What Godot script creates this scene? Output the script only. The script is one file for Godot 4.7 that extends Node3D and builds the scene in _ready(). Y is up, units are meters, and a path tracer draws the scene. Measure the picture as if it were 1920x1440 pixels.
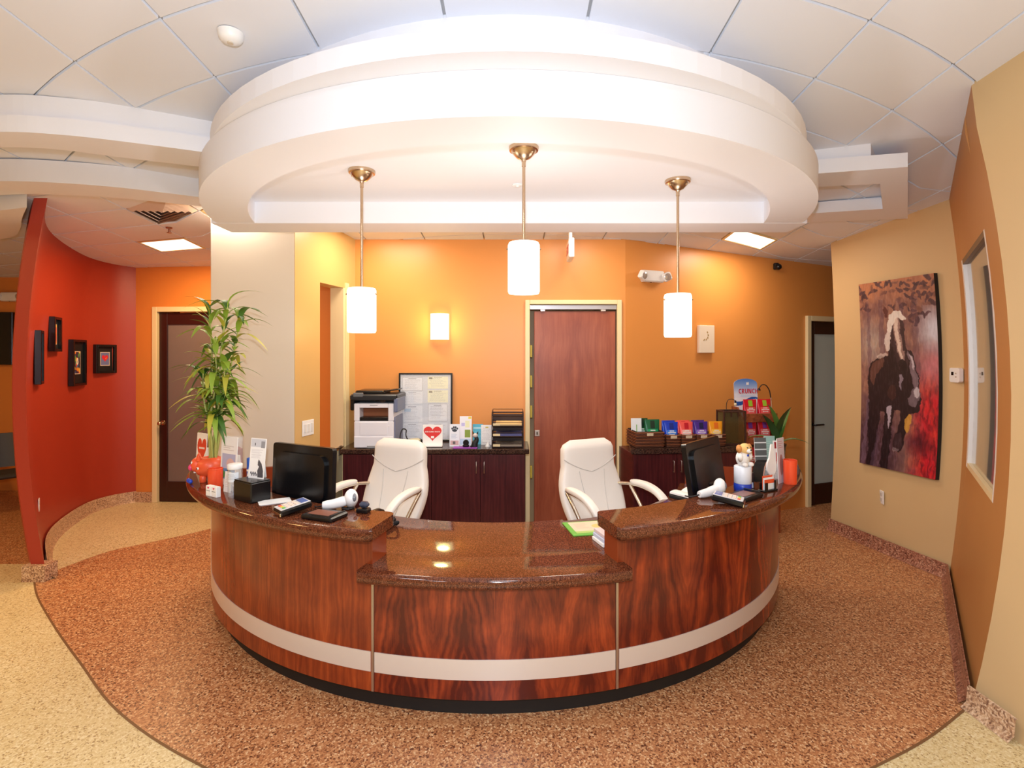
extends Node3D

# ---------------------------------------------------------------- mesh building
class MB:
	var v := PackedVector3Array()
	var n := PackedVector3Array()
	var t := PackedVector2Array()
	var ix := PackedInt32Array()

	func tri(a: Vector3, b: Vector3, c: Vector3, na: Vector3, nb: Vector3, nc: Vector3, ta := Vector2.ZERO, tb := Vector2.ZERO, tc := Vector2.ZERO) -> void:
		var g := (c - a).cross(b - a)
		if g.length_squared() < 1e-16:
			return
		var k := v.size()
		v.append_array([a, b, c])
		n.append_array([na, nb, nc])
		t.append_array([ta, tb, tc])
		if g.dot(na + nb + nc) < 0.0:
			ix.append_array([k, k + 2, k + 1])
		else:
			ix.append_array([k, k + 1, k + 2])

	func quad(a: Vector3, b: Vector3, c: Vector3, d: Vector3, nn: Vector3, ua := Vector2(0, 1), ub := Vector2(1, 1), uc := Vector2(1, 0), ud := Vector2(0, 0)) -> void:
		tri(a, b, c, nn, nn, nn, ua, ub, uc)
		tri(a, c, d, nn, nn, nn, ua, uc, ud)

	# a box with chamfered edges
	func box(c: Vector3, s: Vector3, bev := 0.0, xf := Transform3D.IDENTITY) -> MB:
		var h := s * 0.5
		var b := minf(bev, minf(h.x, minf(h.y, h.z)) * 0.9)
		for ax in 3:
			var p := (ax + 1) % 3
			var q := (ax + 2) % 3
			for sg in [-1.0, 1.0]:
				var nn := Vector3.ZERO
				nn[ax] = sg
				var w := []
				for k in [[-1, -1], [1, -1], [1, 1], [-1, 1]]:
					var r := Vector3.ZERO
					r[ax] = sg * h[ax]
					r[p] = k[0] * (h[p] - b)
					r[q] = k[1] * (h[q] - b)
					w.append(xf * (c + r))
				quad(w[0], w[1], w[2], w[3], (xf.basis * nn).normalized())
			if b > 0.0:
				for s1 in [-1.0, 1.0]:
					for s2 in [-1.0, 1.0]:
						var w2 := []
						for k in [[0, -1], [0, 1], [1, 1], [1, -1]]:
							var r := Vector3.ZERO
							r[p] = s1 * (h[p] - (b if k[0] == 1 else 0.0))
							r[q] = s2 * (h[q] - (0.0 if k[0] == 1 else b))
							r[ax] = k[1] * (h[ax] - b)
							w2.append(xf * (c + r))
						var nn := Vector3.ZERO
						nn[p] = s1
						nn[q] = s2
						quad(w2[0], w2[1], w2[2], w2[3], (xf.basis * nn).normalized())
		if b > 0.0:
			for k in 8:
				var sg := Vector3(1.0 if k & 1 else -1.0, 1.0 if k & 2 else -1.0, 1.0 if k & 4 else -1.0)
				var w := []
				for ax in 3:
					var r := sg * (h - Vector3.ONE * b)
					r[ax] = sg[ax] * h[ax]
					w.append(xf * (c + r))
				var nn := (xf.basis * sg).normalized()
				tri(w[0], w[1], w[2], nn, nn, nn)
		return self

	# a flat printed face looking along +z
	func quad_plate(w: float, h: float, z: float) -> MB:
		quad(Vector3(-w * 0.5, -h * 0.5, z), Vector3(w * 0.5, -h * 0.5, z), Vector3(w * 0.5, h * 0.5, z), Vector3(-w * 0.5, h * 0.5, z), Vector3.BACK)
		return self

	# a grid of points drawn as a smooth sheet; wrap joins the last column to the first
	func sheet(g: Array, wrap := false, inside = null, flip := false, uv0 := Vector2.ZERO, uv1 := Vector2.ONE) -> MB:
		var rows := g.size()
		var cols: int = g[0].size()
		var nm := []
		var vote := 0.0
		for i in rows:
			var nr := []
			for j in cols:
				var i0 := maxi(i - 1, 0)
				var i1 := mini(i + 1, rows - 1)
				var j0 := (j - 1 + cols) % cols if wrap else maxi(j - 1, 0)
				var j1 := (j + 1) % cols if wrap else mini(j + 1, cols - 1)
				var du: Vector3 = g[i][j1] - g[i][j0]
				var dv: Vector3 = g[i1][j] - g[i0][j]
				if du.length() < 1e-6:
					var ii := i + 1 if i == 0 else i - 1
					du = g[ii][j1] - g[ii][j0]
				var nn := du.cross(dv).normalized()
				if inside != null:
					vote += nn.dot(g[i][j] - inside)
				nr.append(nn)
			nm.append(nr)
		if vote < 0.0 or flip:
			for nr in nm:
				for j in cols:
					nr[j] = -nr[j]
		for i in rows - 1:
			for j in (cols if wrap else cols - 1):
				var k := (j + 1) % cols
				var w := float(cols if wrap else cols - 1)
				var a := uv0 + (uv1 - uv0) * Vector2(j / w, i / float(rows - 1))
				var b := uv0 + (uv1 - uv0) * Vector2((j + 1) / w, (i + 1) / float(rows - 1))
				tri(g[i][j], g[i][k], g[i + 1][k], nm[i][j], nm[i][k], nm[i + 1][k], a, Vector2(b.x, a.y), b)
				tri(g[i][j], g[i + 1][k], g[i + 1][j], nm[i][j], nm[i + 1][k], nm[i + 1][j], a, b, Vector2(a.x, b.y))
		return self

	# a sheet with thickness: off is the way from the front to the back
	func slab(g: Array, off: Vector3) -> MB:
		var back := []
		for r in g:
			var br := []
			for p in r:
				br.append(p + off)
			back.append(br)
		var mid: Vector3 = g[g.size() / 2][g[0].size() / 2]
		var du: Vector3 = g[0][1] - g[0][0]
		var dv: Vector3 = g[1][0] - g[0][0]
		var fl := du.cross(dv).dot(off) > 0.0
		sheet(g, false, null, fl)
		sheet(back, false, null, not fl)
		var R := g.size() - 1
		var C: int = g[0].size() - 1
		for i in R:
			for j in [0, C]:
				var out: Vector3 = (g[i][j] - g[i][C - j])
				quad(g[i][j], g[i + 1][j], back[i + 1][j], back[i][j], (out - off.normalized() * out.dot(off.normalized())).normalized())
		for j in C:
			for i in [0, R]:
				var out: Vector3 = (g[i][j] - g[R - i][j])
				quad(g[i][j], g[i][j + 1], back[i][j + 1], back[i][j], (out - off.normalized() * out.dot(off.normalized())).normalized())
		return self

	# a turned shape: profile of (radius, height)
	func lathe(pr: Array, seg := 24, xf := Transform3D.IDENTITY) -> MB:
		var m := pr.size()
		var sn := []
		for i in m - 1:
			var e: Vector2 = pr[i + 1] - pr[i]
			sn.append(Vector2(e.y, -e.x).normalized())
		for i in m - 1:
			if (pr[i + 1] - pr[i]).length() < 1e-7:
				continue
			var na: Vector2 = sn[i]
			var nb: Vector2 = sn[i]
			if i > 0 and sn[i - 1].dot(sn[i]) > 0.7:
				na = (sn[i - 1] + sn[i]).normalized()
			if i < m - 2 and sn[i + 1].dot(sn[i]) > 0.7:
				nb = (sn[i + 1] + sn[i]).normalized()
			for j in seg:
				var a0 := TAU * j / seg
				var a1 := TAU * (j + 1) / seg
				var c0 := Vector3(sin(a0), 0, cos(a0))
				var c1 := Vector3(sin(a1), 0, cos(a1))
				var y := Vector3.UP
				var A: Vector3 = xf * (c0 * pr[i].x + y * pr[i].y)
				var B: Vector3 = xf * (c1 * pr[i].x + y * pr[i].y)
				var C: Vector3 = xf * (c1 * pr[i + 1].x + y * pr[i + 1].y)
				var D: Vector3 = xf * (c0 * pr[i + 1].x + y * pr[i + 1].y)
				var nA := (xf.basis * (c0 * na.x + y * na.y)).normalized()
				var nB := (xf.basis * (c1 * na.x + y * na.y)).normalized()
				var nC := (xf.basis * (c1 * nb.x + y * nb.y)).normalized()
				var nD := (xf.basis * (c0 * nb.x + y * nb.y)).normalized()
				var u0 := float(j) / seg
				var u1 := float(j + 1) / seg
				var v0 := 1.0 - float(i) / (m - 1)
				var v1 := 1.0 - float(i + 1) / (m - 1)
				tri(A, B, C, nA, nB, nC, Vector2(u0, v0), Vector2(u1, v0), Vector2(u1, v1))
				tri(A, C, D, nA, nC, nD, Vector2(u0, v0), Vector2(u1, v1), Vector2(u0, v1))
		return self

	func cyl(p: Vector3, r: float, h: float, seg := 20, bev := 0.0) -> MB:
		var b := minf(bev, minf(r, h * 0.5) * 0.9)
		var pr := [Vector2(0, 0), Vector2(r - b, 0), Vector2(r, b), Vector2(r, h - b), Vector2(r - b, h), Vector2(0, h)]
		if b <= 0.0:
			pr = [Vector2(0, 0), Vector2(r, 0), Vector2(r, h), Vector2(0, h)]
		return lathe(pr, seg, Transform3D(Basis.IDENTITY, p))

	func ball(c: Vector3, r: Vector3, seg := 20, rows := 12) -> MB:
		var pr := []
		for i in rows + 1:
			var a := PI * i / rows - PI * 0.5
			pr.append(Vector2(cos(a), sin(a)))
		return lathe(pr, seg, Transform3D(Basis.from_scale(r), c))

	func tube(pts: Array, r, seg := 8, closed := false) -> MB:
		var m := pts.size()
		var g := []
		var up := Vector3.UP
		for i in m:
			var d: Vector3
			if closed:
				d = pts[(i + 1) % m] - pts[(i - 1 + m) % m]
			else:
				d = pts[mini(i + 1, m - 1)] - pts[maxi(i - 1, 0)]
			d = d.normalized()
			if absf(d.dot(up)) > 0.95:
				up = Vector3.RIGHT if absf(d.x) < 0.7 else Vector3.BACK
			var s := d.cross(up).normalized()
			up = s.cross(d).normalized()
			var row := []
			var rr: float = r[i] if r is Array else r
			for j in seg:
				var a := TAU * j / seg
				row.append(pts[i] + (s * cos(a) + up * sin(a)) * rr)
			g.append(row)
		if closed:
			g.append(g[0])
		sheet(g, true, null, true)
		if not closed:
			for e in [0, m - 1]:
				var nn: Vector3 = (pts[0] - pts[1]) if e == 0 else (pts[m - 1] - pts[m - 2])
				nn = nn.normalized()
				for j in seg:
					tri(pts[e], g[e][j], g[e][(j + 1) % seg], nn, nn, nn)
		return self

	# an outline in the x-y plane drawn out along z, chamfer-free
	func prism(poly: PackedVector2Array, z0: float, z1: float, xf := Transform3D.IDENTITY) -> MB:
		var lo := Vector2(1e9, 1e9)
		var hi := Vector2(-1e9, -1e9)
		for p in poly:
			lo = lo.min(p)
			hi = hi.max(p)
		var sz := hi - lo
		var tr := Geometry2D.triangulate_polygon(poly)
		for k in range(0, tr.size(), 3):
			for zz in [z0, z1]:
				var nn := (xf.basis * Vector3(0, 0, 1.0 if (zz == maxf(z0, z1)) else -1.0)).normalized()
				var w := []
				var uu := []
				for e in 3:
					var p := poly[tr[k + e]]
					w.append(xf * Vector3(p.x, p.y, zz))
					uu.append(Vector2((p.x - lo.x) / sz.x, 1.0 - (p.y - lo.y) / sz.y))
				tri(w[0], w[1], w[2], nn, nn, nn, uu[0], uu[1], uu[2])
		var area := 0.0
		for i in poly.size():
			area += poly[i].cross(poly[(i + 1) % poly.size()])
		for i in poly.size():
			var a := poly[i]
			var b := poly[(i + 1) % poly.size()]
			var e := b - a
			var o := Vector2(e.y, -e.x).normalized() * signf(area)
			quad(xf * Vector3(a.x, a.y, z0), xf * Vector3(b.x, b.y, z0), xf * Vector3(b.x, b.y, z1), xf * Vector3(a.x, a.y, z1), (xf.basis * Vector3(o.x, o.y, 0)).normalized())
		return self

	# a flat outline in plan (x, depth) between two heights
	func plan(poly: Array, y0: float, y1: float) -> MB:
		var pp := PackedVector2Array()
		for p in poly:
			pp.append(Vector2(p.x, p.y))
		return prism(pp, -y0, -y1, Transform3D(Basis(Vector3(1, 0, 0), Vector3(0, 0, -1), Vector3(0, -1, 0)), Vector3.ZERO))

	# a closed profile of (radius, height) swept round a vertical axis at c (x, depth); angle 0 looks at the camera
	func arc(pr: Array, c: Vector2, t0: float, t1: float, steps: int, corner := 0.0) -> MB:
		var m := pr.size()
		var area := 0.0
		var rl := 1e9
		var rh := -1e9
		var yl := 1e9
		var yh := -1e9
		for i in m:
			area += pr[i].cross(pr[(i + 1) % m])
			rl = minf(rl, pr[i].x)
			rh = maxf(rh, pr[i].x)
			yl = minf(yl, pr[i].y)
			yh = maxf(yh, pr[i].y)
		var sn := []
		for i in m:
			var e: Vector2 = pr[(i + 1) % m] - pr[i]
			sn.append(Vector2(e.y, -e.x).normalized() * signf(area))
		var ts := []
		for i in steps + 1:
			ts.append(lerpf(t0, t1, i / float(steps)))
		if corner > 0.0:
			for q in 6:
				var s := corner * (1.0 - cos((q + 1) * PI / 14.0))
				ts.append(t0 + s / rh)
				ts.append(t1 - s / rh)
			ts.sort()
		var at := func(p: Vector2, tt: float) -> Vector3:
			var r := p.x
			if corner > 0.0:
				var s := minf(tt - t0, t1 - tt) * rh
				if s < corner:
					var q := corner - sqrt(maxf(corner * corner - (corner - s) * (corner - s), 0.0))
					r = clampf(r, rl + q, rh - q)
			return Vector3(c.x + r * sin(tt), p.y, -c.y + r * cos(tt))
		for i in m:
			var j := (i + 1) % m
			var na: Vector2 = sn[i]
			var nb: Vector2 = sn[i]
			var ip := (i - 1 + m) % m
			if sn[ip].dot(sn[i]) > 0.7:
				na = (sn[ip] + sn[i]).normalized()
			if sn[j].dot(sn[i]) > 0.7:
				nb = (sn[j] + sn[i]).normalized()
			for k in ts.size() - 1:
				var a: float = ts[k]
				var b: float = ts[k + 1]
				var ra := Vector3(sin(a), 0, cos(a))
				var rb := Vector3(sin(b), 0, cos(b))
				var y := Vector3.UP
				var ua := (a - t0) / (t1 - t0)
				var ub := (b - t0) / (t1 - t0)
				var va: float = 1.0 - (pr[i].y - yl) / maxf(yh - yl, 1e-6)
				var vb: float = 1.0 - (pr[j].y - yl) / maxf(yh - yl, 1e-6)
				var A: Vector3 = at.call(pr[i], a)
				var B: Vector3 = at.call(pr[i], b)
				var C: Vector3 = at.call(pr[j], b)
				var D: Vector3 = at.call(pr[j], a)
				tri(A, B, C, ra * na.x + y * na.y, rb * na.x + y * na.y, rb * nb.x + y * nb.y, Vector2(ua, va), Vector2(ub, va), Vector2(ub, vb))
				tri(A, C, D, ra * na.x + y * na.y, rb * nb.x + y * nb.y, ra * nb.x + y * nb.y, Vector2(ua, va), Vector2(ub, vb), Vector2(ua, vb))
		var pp := PackedVector2Array(pr)
		var tr := Geometry2D.triangulate_polygon(pp)
		for e in [t0, t1]:
			var nn := Vector3(cos(e), 0, -sin(e)) * (1.0 if e == maxf(t0, t1) else -1.0)
			for k in range(0, tr.size(), 3):
				tri(at.call(pp[tr[k]], e), at.call(pp[tr[k + 1]], e), at.call(pp[tr[k + 2]], e), nn, nn, nn)
		return self

	func mesh() -> ArrayMesh:
		var a := []
		a.resize(Mesh.ARRAY_MAX)
		a[Mesh.ARRAY_VERTEX] = v
		a[Mesh.ARRAY_NORMAL] = n
		a[Mesh.ARRAY_TEX_UV] = t
		a[Mesh.ARRAY_INDEX] = ix
		var m := ArrayMesh.new()
		m.add_surface_from_arrays(Mesh.PRIMITIVE_TRIANGLES, a)
		return m

# ---------------------------------------------------------------- scene helpers
var M := {}
var taken := {}
const EYE := 1.75

func numbered(called: String) -> String:
	if not taken.has(called):
		taken[called] = 0
		return called
	taken[called] += 1
	return "%s_%03d" % [called, taken[called]]

func d3(x: float, y: float, d: float) -> Vector3:
	return Vector3(x, y, -d)

func tag(o: Node, label: String, category: String, group := "") -> Node:
	o.set_meta("label", label)
	o.set_meta("category", category)
	if group:
		o.set_meta("group", group)
	return o

func thing(called: String, label: String, category: String, at := Vector3.ZERO, turn := 0.0, group := "") -> Node3D:
	var o := Node3D.new()
	o.name = numbered(called)
	add_child(o, true)
	o.position = at
	o.rotation.y = turn
	tag(o, label, category, group)
	return o

func obj(called: String, mb, m: Material, parent: Node = null, label := "") -> MeshInstance3D:
	var o := MeshInstance3D.new()
	o.mesh = mb.mesh() if mb is MB else mb
	o.material_override = m
	if parent == null:
		o.name = numbered(called)
		add_child(o, true)
	else:
		o.name = called
		parent.add_child(o, true)
	if label:
		o.set_meta("label", label)
	return o

func struct(called: String, mb, m: Material, label := "") -> MeshInstance3D:
	var o := obj(called, mb, m)
	o.set_meta("kind", "structure")
	if label:
		o.set_meta("label", label)
	return o

func struct_node(called: String, label := "") -> Node3D:
	var o := Node3D.new()
	o.name = numbered(called)
	add_child(o, true)
	o.set_meta("kind", "structure")
	if label:
		o.set_meta("label", label)
	return o

func dup(root: Node3D, at: Vector3, turn: float, label := "", group := "") -> Node3D:
	var r: Node3D = root.duplicate()
	var base := String(root.name)
	var k := base.rfind("_")
	if k > 0 and base.substr(k + 1).is_valid_int():
		base = base.substr(0, k)
	r.name = numbered(base)
	add_child(r, true)
	r.position = at
	r.rotation.y = turn
	if label:
		r.set_meta("label", label)
	if group:
		r.set_meta("group", group)
	return r

func rgb(r: int, g: int, b: int) -> Color:
	return Color(r / 255.0, g / 255.0, b / 255.0)

func mat(c: Color, rough := 0.6, metal := 0.0, spec := 0.5) -> StandardMaterial3D:
	var m := StandardMaterial3D.new()
	m.albedo_color = c
	m.roughness = rough
	m.metallic = metal
	m.metallic_specular = spec
	return m

func tex(im: Image) -> ImageTexture:
	return ImageTexture.create_from_image(im)

func mat_img(im: Image, rough := 0.6, world_scale := 0.0) -> StandardMaterial3D:
	var m := mat(Color.WHITE, rough)
	m.albedo_texture = tex(im)
	if world_scale > 0.0:
		m.uv1_triplanar = true
		m.uv1_world_triplanar = true
		m.uv1_scale = Vector3.ONE * world_scale
	return m

# chips of stone in a ground: palette of [share, colour]
func terrazzo(size: int, freq: float, sd: int, pal: Array) -> Image:
	var f := FastNoiseLite.new()
	f.noise_type = FastNoiseLite.TYPE_CELLULAR
	f.cellular_return_type = FastNoiseLite.RETURN_CELL_VALUE
	f.cellular_jitter = 1.0
	f.frequency = freq
	f.seed = sd
	var src := f.get_seamless_image(size, size).get_data()
	var lut := []
	lut.resize(256)
	# the cell value is spread evenly over the bytes seen
	var hist := PackedInt32Array()
	hist.resize(256)
	for b in src:
		hist[b] += 1
	var acc := 0
	for k in 256:
		acc += hist[k]
		var q := acc / float(src.size())
		var c: Color = pal[-1][1]
		var s := 0.0
		for e in pal:
			s += e[0]
			if q <= s:
				c = e[1]
				break
		lut[k] = c
	var out := PackedByteArray()
	out.resize(size * size * 3)
	var i := 0
	for b in src:
		var c: Color = lut[b]
		out[i] = int(c.r * 255.0)
		out[i + 1] = int(c.g * 255.0)
		out[i + 2] = int(c.b * 255.0)
		i += 3
	return Image.create_from_data(size, size, false, Image.FORMAT_RGB8, out)

# veneer: leaves side by side, mirrored in pairs; arch is how strongly the grain bends to a peak
func veneer(w: int, h: int, leaves: int, arch: float, sd: int, dark: Color, light: Color) -> Image:
	var im := Image.create(w, h, false, Image.FORMAT_RGB8)
	var a := FastNoiseLite.new()
	a.seed = sd
	a.frequency = 0.012
	var b := FastNoiseLite.new()
	b.seed = sd + 7
	b.frequency = 0.05
	for x in w:
		var lf := x * leaves / float(w)
		var li := int(lf)
		var q := lf - li
		if li % 2 == 1:
			q = 1.0 - q
		var off := (li / 2) * 700.0
		for y in h:
			var yy := y / float(h)
			var wob := a.get_noise_2d(q * 90.0 + off, y * 0.5) * 0.16
			# growth rings cut at a slant: tall pointed arches round the middle of each leaf
			var g := absf(q - 0.5) * 2.0 - arch * 0.45 * yy + wob
			var ring := b.get_noise_1d(g * 70.0 + off) * 0.5 + 0.5
			var fine := b.get_noise_2d(x * 5.0, y * 0.18) * 0.5 + 0.5
			var blot := a.get_noise_2d(x * 0.8 + 400.0, y * 0.5 + 90.0) * 0.5 + 0.5
			var core := smoothstep(0.05, -0.35, g - 0.15) * minf(arch, 1.0)
			var k := clampf((ring - 0.5) * 1.0 + 0.40 + (fine - 0.5) * 0.35 + (blot - 0.5) * 0.7 - core * 0.3, 0.0, 1.0)
			im.set_pixel(x, y, dark.lerp(light, k))
	return im

func lines_page(w: int, h: int, bg: Color, ink: Color, sd: int, rows: int, head := true) -> Image:
	var im := Image.create(w, h, false, Image.FORMAT_RGB8)
	im.fill(bg)
	var r := RandomNumberGenerator.new()
	r.seed = sd
	if head:
		im.fill_rect(Rect2i(int(w * 0.3), int(h * 0.07), int(w * 0.4), maxi(2, int(h * 0.03))), ink.darkened(0.3))
	for k in rows:
		var y := int(h * (0.16 + 0.78 * k / rows))
		var x := int(w * r.randf_range(0.08, 0.18))
		var e := int(w * r.randf_range(0.6, 0.92))
		while x < e:
			var l := int(w * r.randf_range(0.04, 0.12))
			im.fill_rect(Rect2i(x, y, mini(l, e - x), 1), ink)
			x += l + 2
	return im

func fill_poly(im: Image, pts: PackedVector2Array, c: Color, a := 1.0) -> void:
	var lo := Vector2(1e9, 1e9)
	var hi := Vector2(-1e9, -1e9)
	for p in pts:
		lo = lo.min(p)
		hi = hi.max(p)
	for y in range(maxi(0, int(lo.y)), mini(im.get_height(), int(hi.y) + 1)):
		for x in range(maxi(0, int(lo.x)), mini(im.get_width(), int(hi.x) + 1)):
			if Geometry2D.is_point_in_polygon(Vector2(x + 0.5, y + 0.5), pts):
				im.set_pixel(x, y, im.get_pixel(x, y).lerp(c, a))

func heart(n: int, w: float, h: float) -> PackedVector2Array:
	var pp := PackedVector2Array()
	for i in n:
		var a := TAU * i / n
		pp.append(Vector2(pow(sin(a), 3) * w * 0.5, (13 * cos(a) - 5 * cos(2 * a) - 2 * cos(3 * a) - cos(4 * a) + 2.5) / 29.0 * h))
	return pp

func words(parent: Node, called: String, s: String, height: float, at: Vector3, m: Material, bold := false, squeeze := 1.0) -> MeshInstance3D:
	var f := SystemFont.new()
	f.font_names = PackedStringArray(["Droid Sans"])
	f.font_weight = 700 if bold else 400
	var tm := TextMesh.new()
	tm.text = s
	tm.font = f
	tm.font_size = 32
	tm.pixel_size = height / 24.0
	tm.depth = 0.001
	tm.curve_step = 2.0
	var o := obj(called, tm, m, parent)
	o.position = at
	o.scale.x = squeeze
	return o

func spline(pts: Array, per: int) -> Array:
	var out := []
	for i in pts.size() - 1:
		var p0 = pts[maxi(i - 1, 0)]
		var p1 = pts[i]
		var p2 = pts[i + 1]
		var p3 = pts[mini(i + 2, pts.size() - 1)]
		for k in per:
			out.append(p1.cubic_interpolate(p2, p0, p3, k / float(per)))
	out.append(pts[-1])
	return out

func hc(d: float) -> float:
	return 3.30 - 0.075 * d

func round_rect(w: float, h: float, r: float, n := 4) -> PackedVector2Array:
	var pp := PackedVector2Array()
	for c in [[1, 1, 0.0], [-1, 1, 0.5], [-1, -1, 1.0], [1, -1, 1.5]]:
		for k in n + 1:
			var a: float = PI * (c[2] + 0.5 * k / n)
			pp.append(Vector2(c[0] * (w * 0.5 - r) + cos(a) * r, c[1] * (h * 0.5 - r) + sin(a) * r))
	return pp

# ----------------------------------------------------------------
func _ready() -> void:
	# camera
	var cam := Camera3D.new()
	cam.name = "camera"
	add_child(cam)
	cam.position = Vector3(0, EYE, 0)
	cam.projection = Camera3D.PROJECTION_FRUSTUM
	cam.near = 0.05
	cam.far = 60.0
	cam.size = 1.44 * 0.05
	cam.frustum_offset = Vector2(0, -0.052 * 0.05)
	cam.current = true
	# surroundings and exposure
	var we := WorldEnvironment.new()
	we.name = "environment"
	var env := Environment.new()
	env.background_mode = Environment.BG_COLOR
	env.background_color = Color(0.02, 0.02, 0.02)
	env.tonemap_mode = Environment.TONE_MAPPER_LINEAR
	env.tonemap_exposure = 1.1
	env.sdfgi_enabled = true
	env.ssao_enabled = true
	env.ssil_enabled = true
	we.environment = env
	add_child(we)
	# the photographer's flash, just above the lens
	omni("camera_flash", Vector3(-0.02, EYE + 0.19, 0.02), Color(0.87, 0.93, 1.0), 4.6, 0.03)
	materials()
	structure()
	soffits()
	desk()
	doors()
	cabinets()
	chair(d3(-1.005, 0, 3.90), deg_to_rad(-24), "white leather office chair on the left, beside the certificates")
	chair(d3(0.73, 0, 3.90), deg_to_rad(26), "white leather office chair on the right, in front of the sliding door")
	fixtures()
	on_walls()
	back_left()
	back_right()
	desk_left()
	desk_right()

# ---------------------------------------------------------------- materials
func materials() -> void:
	M.orange = mat(rgb(226, 150, 76), 0.38)
	M.orange_left = mat(rgb(224, 138, 62), 0.45)
	M.red = mat(rgb(168, 54, 34), 0.42)
	M.cream_wall = mat(rgb(208, 176, 128), 0.5)
	M.tan_wall = mat(rgb(192, 134, 74), 0.5)
	M.column = mat(rgb(226, 214, 196), 0.5)
	M.side_wall = mat(rgb(212, 172, 108), 0.35)
	M.white = mat(rgb(236, 232, 230), 0.7)
	M.tile = mat(rgb(232, 233, 240), 0.85)
	M.grid = mat(rgb(178, 174, 172), 0.6)
	M.trim = mat(rgb(236, 216, 168), 0.4)
	M.white_plastic = mat(rgb(240, 238, 236), 0.35)
	M.grey_plastic = mat(rgb(150, 150, 152), 0.4)
	M.black = mat(rgb(16, 16, 18), 0.25)
	M.black_matte = mat(rgb(20, 19, 20), 0.6)
	M.nickel = mat(rgb(205, 180, 150), 0.25, 1.0)
	M.chrome = mat(rgb(225, 215, 200), 0.18, 1.0)
	M.steel = mat(rgb(205, 200, 196), 0.3, 1.0)
	M.leather = mat(rgb(238, 230, 220), 0.45)
	M.seam = mat(rgb(205, 198, 190), 0.6)
	M.dark_door = mat(rgb(52, 18, 14), 0.35)
	M.paper = mat(rgb(244, 243, 240), 0.7)
	M.leaf = mat(rgb(134, 162, 54), 0.5)
	M.leaf_yellow = mat(rgb(178, 170, 58), 0.5)
	M.leaf_dark = mat(rgb(58, 100, 34), 0.5)
	for k in ["leaf", "leaf_yellow", "leaf_dark"]:
		M[k].backlight_enabled = true
		M[k].backlight = Color(0.25, 0.3, 0.08)
	M.stem = mat(rgb(168, 170, 92), 0.45)
	M.coral = mat(rgb(236, 92, 52), 0.35)
	M.coral_clear = mat(rgb(240, 84, 48), 0.2)
	M.pink = mat(rgb(226, 60, 120), 0.35)
	M.blue = mat(rgb(28, 70, 190), 0.35)
	M.purple = mat(rgb(140, 60, 170), 0.6)
	M.soil = mat(rgb(38, 26, 18), 0.9)
	M.glass = mat(Color(0.95, 0.97, 0.97, 0.12), 0.02)
	M.glass.transparency = BaseMaterial3D.TRANSPARENCY_ALPHA
	M.clear = mat(Color(0.93, 0.95, 0.97, 0.22), 0.05)
	M.clear.transparency = BaseMaterial3D.TRANSPARENCY_ALPHA
	M.frost = mat(rgb(196, 208, 200), 0.28)
	M.frost_dark = mat(rgb(122, 108, 104), 0.3)
	M.lamp = mat(rgb(255, 252, 246), 0.4)
	M.lamp.emission_enabled = true
	M.lamp.emission = Color(1.0, 0.97, 0.92)
	M.lamp.emission_energy_multiplier = 1.6
	M.sconce = mat(rgb(250, 244, 210), 0.4)
	M.sconce.emission_enabled = true
	M.sconce.emission = Color(1.0, 0.97, 0.72)
	M.sconce.emission_energy_multiplier = 1.4
	M.panel = mat(rgb(255, 250, 240), 0.4)
	M.panel.emission_enabled = true
	M.panel.emission = Color(1.0, 0.96, 0.88)
	M.panel.emission_energy_multiplier = 1.6
	# stone floors
	M.floor_red = mat_img(terrazzo(1024, 0.085, 3, [[0.08, rgb(92, 52, 34)], [0.16, rgb(146, 90, 56)], [0.4, rgb(184, 124, 80)], [0.22, rgb(202, 144, 96)], [0.1, rgb(218, 172, 124)], [0.04, rgb(234, 204, 162)]]), 0.38, 1.35)
	M.floor_cream = mat_img(terrazzo(1024, 0.085, 11, [[0.05, rgb(150, 120, 78)], [0.06, rgb(184, 154, 104)], [0.5, rgb(214, 192, 140)], [0.29, rgb(222, 203, 156)], [0.1, rgb(232, 218, 178)]]), 0.38, 1.35)
	M.base_stone = mat_img(terrazzo(512, 0.11, 29, [[0.18, rgb(120, 84, 64)], [0.3, rgb(180, 138, 104)], [0.32, rgb(206, 168, 130)], [0.2, rgb(228, 200, 168)]]), 0.4, 2.0)
	M.base_red = mat_img(terrazzo(512, 0.11, 31, [[0.2, rgb(84, 44, 34)], [0.4, rgb(150, 92, 70)], [0.3, rgb(184, 126, 98)], [0.1, rgb(220, 178, 148)]]), 0.4, 2.0)
	M.granite = mat_img(terrazzo(1024, 0.16, 41, [[0.25, rgb(54, 24, 16)], [0.35, rgb(88, 44, 27)], [0.26, rgb(112, 58, 34)], [0.14, rgb(140, 86, 58)]]), 0.07, 1.7)
	M.granite_dark = mat_img(terrazzo(256, 0.16, 43, [[0.3, rgb(30, 20, 18)], [0.4, rgb(60, 42, 36)], [0.3, rgb(86, 62, 50)]]), 0.15, 4.0)
	# timber
	M.panel_left = mat_img(veneer(768, 384, 8, 0.12, 5, rgb(108, 38, 18), rgb(178, 82, 36)), 0.22)
	M.panel_mid = mat_img(veneer(768, 384, 4, 1.3, 9, rgb(80, 22, 13), rgb(188, 80, 36)), 0.2)
	M.panel_right = mat_img(veneer(768, 384, 5, 1.5, 13, rgb(82, 22, 13), rgb(198, 84, 36)), 0.2)
	M.end_panel = mat_img(veneer(64, 128, 1, 0.2, 15, rgb(108, 38, 18), rgb(178, 82, 36)), 0.25)
	M.cabinet = mat_img(veneer(256, 256, 2, 0.1, 19, rgb(58, 20, 24), rgb(96, 40, 40)), 0.3)
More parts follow.
